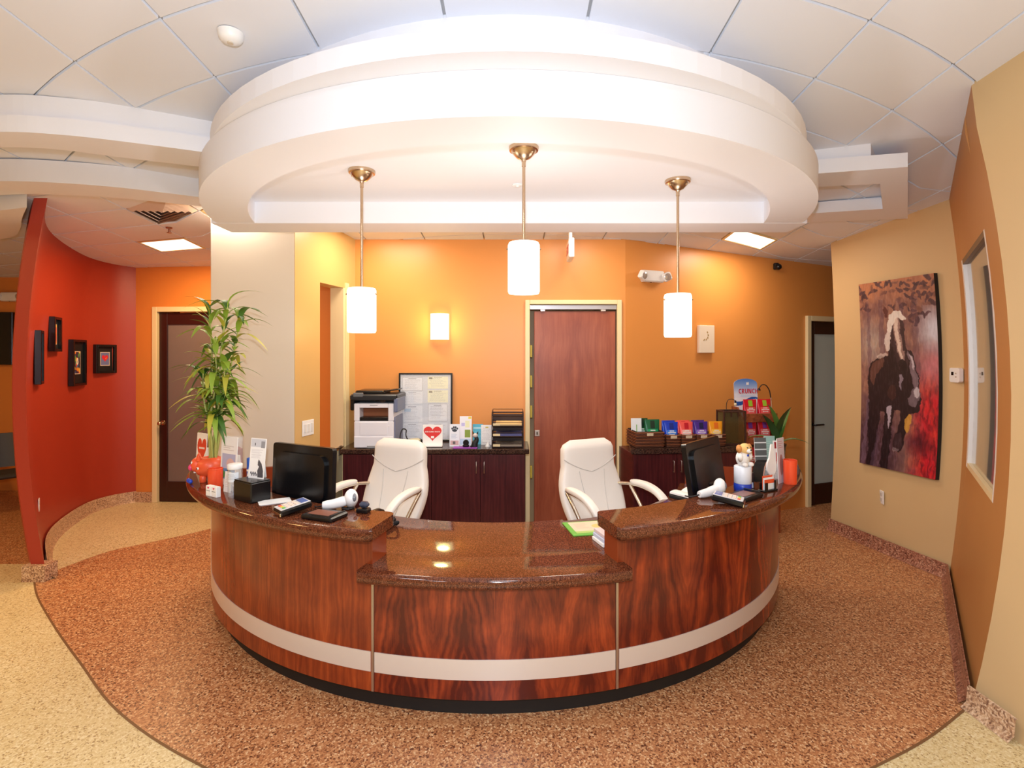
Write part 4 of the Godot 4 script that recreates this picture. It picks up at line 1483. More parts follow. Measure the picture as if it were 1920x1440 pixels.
func art_blocks(w: int, h: int, sd: int, base: Color, cols: Array, shape: String) -> Image:
	var im := Image.create(w, h, false, Image.FORMAT_RGB8)
	im.fill(base)
	var r := RandomNumberGenerator.new()
	r.seed = sd
	for k in 16:
		var p := Vector2(r.randf_range(0, w), r.randf_range(0, h))
		var pp := PackedVector2Array()
		for q in 5:
			pp.append(p + Vector2.from_angle(q * TAU / 5 + r.randf()) * r.randf_range(w * 0.12, w * 0.3))
		fill_poly(im, pp, cols[k % cols.size()])
	var c := Vector2(w * 0.5, h * 0.48)
	if shape == "heart":
		im.fill(base)
		var hp := PackedVector2Array()
		for p in heart(40, w * 0.66, h * 0.5):
			hp.append(c + Vector2(p.x, -p.y))
		fill_poly(im, hp, cols[0])
		fill_poly(im, PackedVector2Array([c, c + Vector2(w * 0.2, -h * 0.15), c + Vector2(w * 0.12, h * 0.1)]), cols[1])
	elif shape == "drop":
		var pp := PackedVector2Array()
		for q in 24:
			var a := q * TAU / 24
			pp.append(c + Vector2(sin(a) * w * 0.17, -cos(a) * h * (0.2 if cos(a) > 0 else 0.12)))
		fill_poly(im, pp, rgb(240, 236, 220))
		fill_poly(im, PackedVector2Array([c, c + Vector2(w * 0.1, -h * 0.12), c + Vector2(w * 0.05, h * 0.04)]), rgb(20, 18, 24))
	var e := maxi(2, w / 16)
	for q in [Rect2i(0, 0, w, e), Rect2i(0, h - e, w, e), Rect2i(0, 0, e, h), Rect2i(w - e, 0, e, h)]:
		im.fill_rect(q, rgb(226, 210, 190))
	return im

func wall_plate(called: String, label: String, cat: String, at: Vector3, turn: float, w: float, h: float, bits: String) -> Node3D:
	var t := thing(called, label, cat, at, turn)
	obj("plate", MB.new().box(Vector3(0, 0, 0.004), Vector3(w, h, 0.008), 0.003), M.white_plastic, t)
	if bits == "outlet":
		for s in [-1, 1]:
			obj("socket", MB.new().box(Vector3(0, s * h * 0.2, 0.0085), Vector3(w * 0.5, h * 0.26, 0.003), 0.001), mat(rgb(206, 202, 198), 0.4), t)
	elif bits == "switches":
		for k in 3:
			obj("rocker", MB.new().box(Vector3((k - 1) * w * 0.29, 0, 0.01), Vector3(w * 0.18, h * 0.55, 0.008), 0.002), mat(rgb(226, 222, 216), 0.35), t)
	return t

func emergency_light(at: Vector3, turn: float, label: String) -> void:
	var t := thing("emergency_light", label, "emergency light", at, turn, "twin-headed emergency lights")
	obj("housing", MB.new().box(Vector3(0, 0, 0.035), Vector3(0.25, 0.115, 0.07), 0.012), M.white_plastic, t)
	obj("test_button", MB.new().cyl(Vector3(-0.02, -0.062, 0.04), 0.006, 0.006, 10), M.black_matte, t)
	for s in [-1, 1]:
		var b := Basis(Vector3.FORWARD, -s * 0.5) * Basis(Vector3.UP, -s * 0.3)
		var hd := obj("lamp_head", MB.new().box(Vector3.ZERO, Vector3(0.085, 0.085, 0.06), 0.012), M.white_plastic, t)
		hd.transform = Transform3D(b, Vector3(s * 0.145, 0.0, 0.075))
		obj("lens", MB.new().lathe([Vector2(0, 0.036), Vector2(0.028, 0.034), Vector2(0.036, 0.03)], 18, Transform3D(Basis(Vector3.RIGHT, PI / 2), Vector3.ZERO)), mat(rgb(206, 200, 196), 0.15, 0.6), hd)

func on_red(j: float, y: float, out := 0.0) -> Array:
	# a place on the red wall: point and the way it faces
	var redw := spline(RED, 5)
	var n := redw.size() - 1
	var k := j * n
	var p: Vector2 = redw[int(k)].lerp(redw[mini(int(k) + 1, n)], k - int(k))
	var d: Vector2 = redw[mini(int(k) + 1, n)] - redw[maxi(int(k) - 1, 0)]
	var nn := Vector2(-d.y, d.x).normalized()
	if nn.x < 0:
		nn = -nn
	var q := y / hc(p.y)
	p.x += -0.17 * 4.0 * q * (1.0 - q) * (1.0 - j)
	p += nn * out
	return [d3(p.x, y, p.y), atan2(nn.x, -nn.y)]

func on_walls() -> void:
	# horse painting on the cream wall
	var far := Vector2(3.22, 5.40)
	var cor := Vector2(3.44, 4.20)
	var g := wall_grid(far, cor, 0.74, 2.43, 2.43, Vector2(0.05, 0), Vector2(0.12, 0), 0.28, 0.868, 10, 14)
	# the printed face is flat to the wall, pulled 3 cm into the room
	var o := thing("horse_painting", "tall unframed painting of a dark horse with red glow on the cream wall", "painting", g[0][5] - Vector3(0.03, 0, 0))
	var fg := []
	for r in g:
		var row := []
		for p in r:
			row.append(p - Vector3(0.034, 0, 0) - o.position)
		fg.append(row)
	var flip := fg.duplicate()
	flip.reverse()
	obj("canvas_face", MB.new().sheet(flip, false, Vector3(3, 0, 0)), mat_img(horse_picture(), 0.45), o, "painted canvas face")
	var bg := []
	for r in fg:
		var row := []
		for p in r:
			row.append(p + Vector3(0.001, 0, 0))
		bg.append(row)
	obj("stretcher", MB.new().slab(bg, Vector3(0.03, 0, 0)), M.black_matte, o, "black canvas edge")
	var P := func(s: float, y: float, out: float) -> Vector3:
		var q := y / 3.0
		var p := far.lerp(cor, s) + Vector2(lerpf(0.05, 0.12, s), 0) * 4.0 * q * (1.0 - q)
		return d3(p.x - out, y, p.y)
	var ty := -PI * 0.5 - atan2(0.22, 1.2)
	var th := thing("thermostat", "white wall thermostat right of the horse painting", "thermostat", P.call(0.965, 1.60, 0.0), ty)
	obj("body", MB.new().prism(round_rect(0.125, 0.115, 0.02), 0.0, 0.028), M.white_plastic, th)
	obj("display", MB.new().box(Vector3(-0.022, 0.012, 0.029), Vector3(0.026, 0.026, 0.003)), M.black, th, "small dark display")
	for s in [-1, 1]:
		obj("button", MB.new().cyl(Vector3.ZERO, 0.006, 0.004, 10), mat(rgb(190, 170, 150), 0.4), th)
		th.get_child(th.get_child_count() - 1).transform = Transform3D(Basis(Vector3.RIGHT, PI / 2), Vector3(0.022, s * 0.014, 0.028))
	wall_plate("wall_outlet", "white outlet low on the cream wall below the painting", "outlet", P.call(0.46, 0.47, 0.0), ty, 0.075, 0.12, "outlet")
	# back wall
	var tr := atan2(1.13, 2.78)
	var q := WR(0.225)
	emergency_light(d3(q.x - 0.35, 2.55, q.y - 0.14), tr, "emergency light with two heads on the orange wall right of the door")
	var w1 := WR(0.33)
	var tp := thing("wall_tile", "small cream marble square on the orange wall beside the right pendant", "wall plate", d3(w1.x, 1.93, w1.y), tr)
	obj("slab", MB.new().box(Vector3(0, 0, 0.02), Vector3(0.2, 0.29, 0.04), 0.004), mat(rgb(238, 222, 200), 0.4), tp)
	for k in 5:
		obj("vein", MB.new().box(Vector3(-0.03 + k * 0.018, -0.03 + k * 0.022, 0.0405), Vector3(0.012, 0.02, 0.002), 0.0, Transform3D(Basis(Vector3.BACK, 0.3 * (k - 2)), Vector3.ZERO)), mat(rgb(186, 156, 96), 0.4, 0.4), tp)
	var cw := WR(0.66)
	var cam := thing("security_camera", "small black dome camera high on the orange wall", "camera", d3(cw.x, 2.76, cw.y), tr)
	obj("mount", MB.new().cyl(Vector3(0, -0.035, 0.03), 0.03, 0.07, 16, 0.006), M.black_matte, cam)
	obj("dome", MB.new().ball(Vector3(0, -0.01, 0.06), Vector3.ONE * 0.035, 16, 10), M.black, cam)
	var ex := thing("exit_sign", "white exit sign seen edge-on under the ceiling above the sliding door", "exit sign", d3(0.545, 2.74, 4.98), PI * 0.5 - 0.02)
	obj("housing", MB.new().box(Vector3(0, 0, 0), Vector3(0.28, 0.175, 0.045), 0.006), M.white_plastic, ex)
	obj("face", MB.new().box(Vector3(0, 0, -0.0235), Vector3(0.25, 0.145, 0.002)), mat(rgb(246, 230, 224), 0.4), ex)
	var et := words(ex, "lettering", "EXIT", 0.085, Vector3(0, 0, -0.0255), mat(rgb(206, 60, 40), 0.5), true)
	et.rotation.y = PI
	obj("stem", MB.new().box(Vector3(0, 0.13, 0), Vector3(0.06, 0.1, 0.03), 0.004), M.white_plastic, ex)
	# certificates in a black frame, leaning on the left cabinet
	var ft := thing("certificate_frame", "black framed board of certificates standing behind the red heart card", "frame", d3(-0.85, 0.916, 5.235))
	ft.rotation.x = -0.03
	var fr := MB.new()
	for s in [-1, 1]:
		fr.box(Vector3(s * 0.256, 0.335, 0), Vector3(0.016, 0.67, 0.022), 0.003)
		fr.box(Vector3(0, 0.335 + s * 0.327, 0), Vector3(0.496, 0.016, 0.022), 0.003)
	obj("frame", fr, M.black, ft)
	obj("backing", MB.new().box(Vector3(0, 0.335, -0.004), Vector3(0.496, 0.638, 0.006)), mat(rgb(222, 224, 234), 0.5), ft)
	var pg := [[-0.13, 0.56, 0.2, 0.13, 1], [-0.13, 0.425, 0.2, 0.12, 2], [0.12, 0.575, 0.2, 0.12, 3], [0.12, 0.44, 0.2, 0.12, 4], [0.12, 0.28, 0.19, 0.17, 5], [-0.13, 0.27, 0.2, 0.16, 6], [-0.13, 0.1, 0.2, 0.15, 7], [0.12, 0.1, 0.19, 0.16, 8]]
	for p in pg:
		var bgc := rgb(250, 246, 214) if p[4] in [3, 4] else rgb(242, 243, 250)
		var im := lines_page(96, 72, bgc, rgb(150, 146, 166), p[4] * 5, 9)
		if p[4] in [3, 4]:
			im.fill_rect(Rect2i(6, 5, 16, 10), rgb(120, 104, 70))
		if p[4] == 6:
			im.fill_rect(Rect2i(10, 14, 30, 14), rgb(170, 196, 226))
		if p[4] in [1, 5]:
			for e in [Rect2i(0, 0, 96, 1), Rect2i(0, 71, 96, 1), Rect2i(0, 0, 1, 72), Rect2i(95, 0, 1, 72)]:
				im.fill_rect(e, rgb(120, 112, 120))
		var c := obj("certificate", MB.new().quad_plate(p[2], p[3], 0.0), mat_img(im, 0.5), ft)
		c.position = Vector3(p[0], p[1], 0.0005)
	obj("glazing", MB.new().box(Vector3(0, 0.335, 0.006), Vector3(0.496, 0.638, 0.002)), M.glass, ft)
	# switches on the side wall
	var s0 := Vector2(-1.77, 4.35)
	var sp := s0.lerp(Vector2(-1.55, 5.27), 0.18)
	wall_plate("light_switch", "white triple light switch on the tan side wall", "light switch", d3(sp.x, 1.145, sp.y), PI * 0.5 - atan2(0.22, 0.92), 0.16, 0.13, "switches")
	# pictures on the red wall
	var rg := on_red(0.27, 1.74)
	picture_frame(rg[0], rg[1], 0.20, 0.50, "black framed picture nearest the end of the red wall, seen edge-on", art_blocks(40, 96, 3, rgb(30, 20, 20), [rgb(120, 60, 30), rgb(60, 34, 30)], ""))
	rg = on_red(0.42, 1.97)
	picture_frame(rg[0], rg[1], 0.22, 0.345, "small black framed orange print, highest on the red wall", art_blocks(48, 96, 5, rgb(190, 60, 40), [rgb(236, 150, 40), rgb(220, 70, 40), rgb(240, 190, 60)], ""))
	rg = on_red(0.57, 1.68)
	picture_frame(rg[0], rg[1], 0.30, 0.50, "largest black framed colourful print in the middle of the red wall", art_blocks(64, 116, 7, rgb(60, 50, 80), [rgb(236, 140, 40), rgb(60, 130, 190), rgb(220, 50, 70), rgb(230, 190, 70), rgb(90, 160, 90)], "drop"))
	rg = on_red(0.775, 1.72)
	picture_frame(rg[0], rg[1], 0.24, 0.33, "small black framed heart print, nearest the frosted door", art_blocks(64, 92, 9, rgb(110, 120, 170), [rgb(220, 40, 60), rgb(240, 130, 60)], "heart"))
	rg = on_red(0.20, 0.42)
	wall_plate("wall_outlet", "white outlet low on the red wall", "outlet", rg[0], rg[1], 0.075, 0.115, "outlet")
	# waiting area seen past the red wall
	emergency_light(d3(-6.49, 2.52, 6.95), 0.0, "emergency light on the orange wall of the waiting area")
	var tv := thing("television", "black flat television on the orange wall of the waiting area", "television", d3(-7.02, 1.64, 6.93))
	obj("panel", MB.new().box(Vector3(0, 0.34, 0.03), Vector3(1.15, 0.68, 0.05), 0.006), M.black, tv)
	obj("screen", MB.new().box(Vector3(0, 0.345, 0.0555), Vector3(1.1, 0.62, 0.002)), mat(rgb(10, 10, 12), 0.12), tv)
	obj("mount", MB.new().box(Vector3(0, 0.34, 0.0), Vector3(0.3, 0.3, 0.03)), M.black_matte, tv)
	for k in 2:
		waiting_chair(d3(-5.72 - k * 0.62, 0, 5.95 + k * 0.12), 0.9, ["dark waiting-room chair nearest the red wall", "dark waiting-room chair at the far left edge"][k])

func waiting_chair(at: Vector3, turn: float, label: String) -> void:
	var m := mat(rgb(60, 56, 50), 0.5)
	var t := thing("waiting_chair", label, "chair", at, turn, "dark chairs in the waiting area")
	var g := []
	for i in 9:
		var q := i / 8.0
		var r := []
		for j in 9:
			var x := lerpf(-0.22, 0.22, j / 8.0)
			r.append(Vector3(x * (1.0 - 0.12 * q * q), 0.48 + 0.38 * q, -0.2 - 0.08 * q + 0.05 * pow(x / 0.22, 2)))
		g.append(r)
	obj("backrest", MB.new().slab(g, Vector3(0, 0, -0.03)), m, t)
	obj("seat", MB.new().box(Vector3(0, 0.43, 0.02), Vector3(0.46, 0.05, 0.44), 0.02), m, t)
	for s in [-1, 1]:
		obj("leg", MB.new().tube([Vector3(s * 0.2, 0.41, 0.18), Vector3(s * 0.23, 0.0, 0.2)], 0.012, 8), M.black_matte, t)
		obj("leg", MB.new().tube([Vector3(s * 0.2, 0.5, -0.2), Vector3(s * 0.2, 0.41, -0.17), Vector3(s * 0.23, 0.0, -0.22)], 0.012, 8), M.black_matte, t)

# ---------------------------------------------------------------- printed cards and the like
func card(called: String, label: String, cat: String, at: Vector3, turn: float, w: float, h: float, im: Image, lean := -0.12, group := "") -> Node3D:
	var t := thing(called, label, cat, at, turn, group)
	var b := Basis(Vector3.RIGHT, lean)
	var bd := obj("board", MB.new().box(Vector3(0, h * 0.5, -0.0015), Vector3(w, h, 0.003)), M.paper, t)
	bd.basis = b
	var f := obj("print", MB.new().quad_plate(w, h, 0.0004), mat_img(im, 0.4), t)
	f.transform = Transform3D(b, b * Vector3(0, h * 0.5, 0))
	var st := obj("easel_back", MB.new().box(Vector3(0, h * 0.3, 0), Vector3(w * 0.4, h * 0.6, 0.002)), M.paper, t)
	st.transform = Transform3D(Basis(Vector3.RIGHT, -lean * 1.2), Vector3(0, 0, -h * 0.24))
	return t

func canvas(w: int, h: int, c: Color) -> Image:
	var im := Image.create(w, h, false, Image.FORMAT_RGB8)
	im.fill(c)
	return im

func disc(im: Image, c: Vector2, r: Vector2, col: Color) -> void:
	var pp := PackedVector2Array()
	for q in 20:
		pp.append(c + Vector2(cos(q * TAU / 20) * r.x, sin(q * TAU / 20) * r.y))
	fill_poly(im, pp, col)

func page_lines(im: Image, rc: Rect2i, n: int, ink: Color, sd: int) -> void:
	var r := RandomNumberGenerator.new()
	r.seed = sd
	for k in n:
		im.fill_rect(Rect2i(rc.position.x, rc.position.y + k * rc.size.y / n, int(rc.size.x * r.randf_range(0.6, 1.0)), 1), ink)

# ---------------------------------------------------------------- on the cabinet under the certificates
func back_left() -> void:
	var Y := 0.916
	# printer
	var t := thing("printer", "white multifunction printer with black scanner top on the left cabinet", "printer", d3(-1.255, Y, 5.03))
	var wp := mat(rgb(236, 236, 242), 0.4)
	obj("lower_body", MB.new().box(Vector3(0, 0.125, 0), Vector3(0.36, 0.24, 0.38), 0.008), wp, t)
	var bz := MB.new()
	bz.box(Vector3(-0.155, 0.325, 0), Vector3(0.05, 0.16, 0.38), 0.006)
	bz.box(Vector3(0.155, 0.325, 0), Vector3(0.05, 0.16, 0.38), 0.006)
	bz.box(Vector3(0, 0.385, 0.0), Vector3(0.26, 0.04, 0.38), 0.004)
	obj("upper_body", bz, wp, t)
	obj("output_bay", MB.new().box(Vector3(0, 0.305, -0.06), Vector3(0.26, 0.12, 0.24)), mat(rgb(150, 84, 44), 0.6), t)
	obj("output_tray", MB.new().box(Vector3(0, 0.262, 0.12), Vector3(0.258, 0.035, 0.13), 0.004), M.black, t)
	obj("front_flap", MB.new().box(Vector3(0.0, 0.175, 0.191), Vector3(0.25, 0.115, 0.006), 0.002), wp, t)
	obj("flap_catch", MB.new().cyl(Vector3(0.135, 0.2, 0.188), 0.008, 0.006, 12), M.white_plastic, t)
	var dr := obj("paper_drawer", MB.new().box(Vector3(0, 0.055, 0.191), Vector3(0.355, 0.1, 0.008), 0.003), wp, t)
	obj("drawer_grip", MB.new().box(Vector3(0, 0.012, 0.196), Vector3(0.12, 0.02, 0.004), 0.001), M.grey_plastic, dr)
	obj("scanner_unit", MB.new().box(Vector3(0.0, 0.46, 0.0), Vector3(0.43, 0.055, 0.40), 0.012), mat(rgb(30, 32, 36), 0.35), t)
	obj("neck", MB.new().box(Vector3(-0.12, 0.42, -0.1), Vector3(0.18, 0.05, 0.2)).box(Vector3(0.12, 0.42, -0.1), Vector3(0.12, 0.05, 0.2)), M.black_matte, t)
	obj("side_arm", MB.new().box(Vector3(-0.2, 0.40, 0.0), Vector3(0.035, 0.12, 0.36), 0.008), M.black, t)
	obj("side_arm", MB.new().box(Vector3(0.2, 0.39, 0.02), Vector3(0.035, 0.13, 0.36), 0.008), mat(rgb(110, 120, 150), 0.4), t)
	obj("document_feeder", MB.new().box(Vector3(-0.06, 0.5, -0.03), Vector3(0.26, 0.035, 0.3), 0.01), M.black, t)
	obj("feeder_tray", MB.new().box(Vector3(0.13, 0.525, -0.03), Vector3(0.14, 0.012, 0.2), 0.004, Transform3D(Basis(Vector3.BACK, 0.12), Vector3(0.06, -0.02, 0))), M.black, t)
	obj("control_panel", MB.new().box(Vector3(-0.14, 0.483, 0.19), Vector3(0.09, 0.04, 0.03), 0.006, Transform3D(Basis.IDENTITY, Vector3.ZERO)), mat(rgb(120, 126, 134), 0.25, 0.4), t)
	obj("side_panel", MB.new().box(Vector3(0.186, 0.15, 0.0), Vector3(0.012, 0.26, 0.34), 0.003), mat(rgb(120, 124, 150), 0.45), t)
	obj("name_plate", MB.new().box(Vector3(0.0, 0.39, 0.191), Vector3(0.07, 0.006, 0.002)), M.grey_plastic, t)
	# power box with its looped cable
	t = thing("power_adapter", "beige power adapter with a looped dark cable beside the printer", "adapter", d3(-0.905, Y, 4.96), 0.5)
	obj("case", MB.new().box(Vector3(0, 0.035, 0), Vector3(0.10, 0.065, 0.075), 0.01), mat(rgb(206, 196, 160), 0.5), t)
	obj("end_cap", MB.new().box(Vector3(0.055, 0.032, 0), Vector3(0.02, 0.06, 0.072), 0.006), M.black_matte, t)
	obj("cable", MB.new().tube(spline([Vector3(-0.05, 0.03, 0), Vector3(-0.08, 0.10, -0.01), Vector3(-0.075, 0.15, -0.02), Vector3(-0.11, 0.16, -0.02), Vector3(-0.135, 0.10, -0.01), Vector3(-0.13, 0.03, 0.0), Vector3(-0.10, 0.012, 0.03), Vector3(-0.05, 0.01, 0.045)], 6), 0.0055, 6), M.black_matte, t)
	# heart card
	t = thing("heart_card", "white square card with a big red heart on the left cabinet", "card", d3(-0.735, Y, 4.93))
	t.rotation.x = -0.08
	obj("board", MB.new().box(Vector3(0, 0.1, 0), Vector3(0.185, 0.2, 0.004), 0.001), M.paper, t)
	obj("heart", MB.new().prism(heart(48, 0.165, 0.135), 0.002, 0.0032, Transform3D(Basis.IDENTITY, Vector3(0, 0.115, 0))), mat(rgb(222, 44, 38), 0.5), t, "red heart")
	words(t, "lettering", "OUR CLINIC TRUSTS", 0.0125, Vector3(0, 0.135, 0.0042), M.paper, true, 0.9)
	obj("crest", MB.new().box(Vector3(0, 0.085, 0.0038), Vector3(0.028, 0.02, 0.001), 0.0), M.paper, t)
	obj("foot", MB.new().box(Vector3(0, 0.006, 0.03), Vector3(0.19, 0.012, 0.05), 0.002), M.white_plastic, t)
	# paw card
	var im := canvas(48, 108, rgb(232, 236, 244))
	for e in [[12, 22, 4, 5], [20, 17, 4.5, 6], [29, 17, 4.5, 6], [37, 22, 4, 5], [24, 31, 12, 7]]:
		disc(im, Vector2(e[0], e[1]), Vector2(e[2], e[3]), rgb(26, 28, 40))
	page_lines(im, Rect2i(8, 48, 32, 24), 6, rgb(150, 170, 200), 3)
	im.fill_rect(Rect2i(4, 80, 40, 22), rgb(206, 170, 170))
	im.fill_rect(Rect2i(16, 84, 12, 14), rgb(90, 84, 84))
	card("leaflet", "tall white leaflet with a black paw print", "leaflet", d3(-0.533, Y, 4.94), 0.0, 0.092, 0.205, im, -0.1)
	# tall brochure, white with a green square
	im = canvas(56, 132, rgb(240, 240, 246))
	im.fill_rect(Rect2i(8, 30, 16, 14), rgb(196, 190, 236))
	im.fill_rect(Rect2i(26, 20, 20, 30), rgb(236, 236, 190))
	im.fill_rect(Rect2i(24, 60, 26, 34), rgb(132, 156, 40))
	im.fill_rect(Rect2i(40, 2, 14, 10), rgb(230, 210, 70))
	im.fill_rect(Rect2i(2, 100, 50, 26), rgb(196, 216, 240))
	card("leaflet", "tallest white leaflet with a green square, behind the purple mat", "leaflet", d3(-0.432, Y, 4.96), 0.0, 0.112, 0.275, im, -0.08)
	im = canvas(48, 90, rgb(70, 176, 206))
	im.fill_rect(Rect2i(4, 14, 40, 8), rgb(170, 216, 230))
	page_lines(im, Rect2i(8, 34, 32, 40), 7, rgb(160, 214, 226), 5)
	card("leaflet", "sky blue leaflet behind the cat figurine", "leaflet", d3(-0.325, Y, 5.06), 0.0, 0.10, 0.19, im, -0.1)
	im = lines_page(48, 84, rgb(242, 238, 236), rgb(170, 160, 166), 9, 12, false)
	im.fill_rect(Rect2i(18, 8, 12, 5), rgb(206, 186, 80))
	card("leaflet", "white note card beside the letter trays", "leaflet", d3(-0.237, Y, 5.03), 0.0, 0.11, 0.185, im, -0.1)
	var mt := obj("desk_mat", MB.new().box(Vector3(0, 0.003, 0), Vector3(0.22, 0.006, 0.1), 0.002), M.purple)
	tag(mt, "flat purple mat on the left cabinet's edge", "mat")
	mt.position = d3(-0.425, Y, 4.86)
	# cat figurine
	t = thing("cat_figurine", "small black and white cat figurine on the left cabinet", "figurine", d3(-0.335, Y + 0.006, 4.88))
	obj("body", MB.new().tube(spline([Vector3(-0.01, 0.0, 0), Vector3(-0.005, 0.03, 0), Vector3(0.012, 0.065, 0), Vector3(0.004, 0.09, 0)], 4), [0.028, 0.03, 0.03, 0.029, 0.028, 0.026, 0.024, 0.022, 0.02, 0.019, 0.018, 0.017, 0.016], 12), M.black_matte, t)
	obj("head", MB.new().ball(Vector3(0.0, 0.105, 0.006), Vector3(0.024, 0.02, 0.02), 14, 10), mat(rgb(210, 200, 196), 0.5), t, "pale face")
	for s in [-1, 1]:
		obj("ear", MB.new().lathe([Vector2(0.01, 0), Vector2(0.0, 0.028)], 8, Transform3D(Basis(Vector3.BACK, -s * 0.35), Vector3(s * 0.016, 0.117, 0))), M.black_matte, t)
	obj("tail", MB.new().tube(spline([Vector3(-0.02, 0.012, 0.01), Vector3(-0.04, 0.01, 0.025), Vector3(-0.03, 0.008, 0.04)], 4), 0.007, 8), M.black_matte, t)
	t = thing("tape_dispenser", "small rounded black tape dispenser on the purple mat", "dispenser", d3(-0.42, Y + 0.006, 4.865))
	obj("body", MB.new().box(Vector3(0, 0.012, 0), Vector3(0.06, 0.024, 0.03), 0.008), M.black, t)
	obj("reel", MB.new().lathe([Vector2(0, -0.012), Vector2(0.026, -0.012), Vector2(0.028, 0.0), Vector2(0.026, 0.012), Vector2(0, 0.012)], 20, Transform3D(Basis(Vector3.RIGHT, PI / 2), Vector3(0.0, 0.04, 0))), M.black, t)
	t = thing("note_holder", "small white cone-footed holder in front of the note card", "holder", d3(-0.222, Y, 4.93))
	obj("foot", MB.new().lathe([Vector2(0, 0), Vector2(0.026, 0), Vector2(0.026, 0.006), Vector2(0.008, 0.03), Vector2(0.0, 0.05)], 16), M.white_plastic, t)
	obj("slip", MB.new().box(Vector3(-0.02, 0.05, 0.0), Vector3(0.06, 0.02, 0.002)), M.paper, t)
	# letter trays
	t = thing("letter_tray", "three-tier dark brown wire letter tray beside the sliding door", "letter tray", d3(-0.04, Y, 4.97))
	var bm := mat(rgb(50, 30, 24), 0.4, 0.3)
	for x in [-0.142, 0.142]:
		for z in [-0.13, 0.13]:
			obj("post", MB.new().box(Vector3(x, 0.155, z), Vector3(0.008, 0.31, 0.008)), bm, t)
	for k in 4:
		var y := 0.012 + k * 0.095
		var sh := MB.new()
		for s in [-1, 1]:
			sh.box(Vector3(0, y + 0.032, s * 0.13), Vector3(0.284, 0.005, 0.006))
			sh.box(Vector3(0, y, s * 0.13), Vector3(0.284, 0.008, 0.008))
			sh.box(Vector3(s * 0.142, y + 0.016, 0), Vector3(0.006, 0.034, 0.26))
		if k < 3:
			sh.box(Vector3(0, y, 0), Vector3(0.28, 0.004, 0.26))
			sh.box(Vector3(0, y + 0.045, -0.13), Vector3(0.284, 0.07, 0.004))
		var tr := obj("tray", sh, bm, t)
		if k < 3:
			obj("name_tab", MB.new().box(Vector3(-0.1, y + 0.014, 0.136), Vector3(0.065, 0.02, 0.003)), mat(rgb(226, 206, 160), 0.6), tr)
			var col: Color = [rgb(150, 136, 120), rgb(96, 98, 150), rgb(232, 200, 140)][k]
			var ps := obj("paper_stack", MB.new().box(Vector3(0, 0.008, 0), Vector3(0.24, 0.016, 0.24), 0.001), mat(col, 0.7))
			tag(ps, ["pile of grey papers in the lowest letter tray", "blue folder in the middle letter tray", "pile of cream papers in the top letter tray"][k], "papers", "papers in the letter trays")
			ps.position = d3(-0.03, Y + y + 0.0025, 4.965)

# ---------------------------------------------------------------- on the cabinet right of the door
func pouch(label: String, at: Vector3, turn: float, w: float, h: float, c: Color, lab: Color, dark: Color, group: String) -> void:
	var t := thing("treat_pouch", label, "pouch", at, turn, group)
	var g := []
	for i in 12:
		var q := i / 11.0
		var hd := lerpf(0.036, 0.003, pow(q, 1.6))
		if q < 0.1:
			hd *= 0.6 + 4.0 * q
		g.append(superring(w * 0.5 * (0.93 + 0.07 * q), hd, h * q, 0.0, 24, 0.7))
	var mb := MB.new().sheet(g, true, Vector3(0, h * 0.5, 0))
	for e in [0, 11]:
		for j in 24:
			var nn := Vector3.UP if e else Vector3.DOWN
			mb.tri(Vector3(0, g[e][0].y, 0), g[e][j], g[e][(j + 1) % 24], nn, nn, nn)
	obj("bag", mb, mat(c, 0.3), t)
	var patch := func(called: String, x0: float, x1: float, q0: float, q1: float, m: Material) -> void:
		var pg := []
		for i in 7:
			var q := lerpf(q0, q1, i / 6.0)
			var row := []
			for j in 7:
				var x := lerpf(x0, x1, j / 6.0)
				var hd := lerpf(0.036, 0.003, pow(q, 1.6))
				row.append(Vector3(x * w, h * q, hd * pow(1.0 - pow(absf(x) * 2.0, 2.8), 0.36) + 0.0014))
			pg.append(row)
		obj(called, MB.new().sheet(pg, false, Vector3(0, h * 0.3, -1)), m, t)
	patch.call("label_panel", -0.34, 0.34, 0.12, 0.62, mat(lab, 0.4))
	patch.call("crest", -0.15, 0.15, 0.66, 0.95, mat(dark, 0.4))
	for k in 3:
		var y := [0.40, 0.49, 0.57][k] as float
		var hw := [0.2, 0.28, 0.16][k] as float
		var zz := lerpf(0.036, 0.003, pow(y, 1.6)) * 0.93 + 0.0025
		obj("text_line", MB.new().box(Vector3(0, h * y, zz), Vector3(w * hw * 2.0, h * 0.045, 0.002)), M.paper, t)

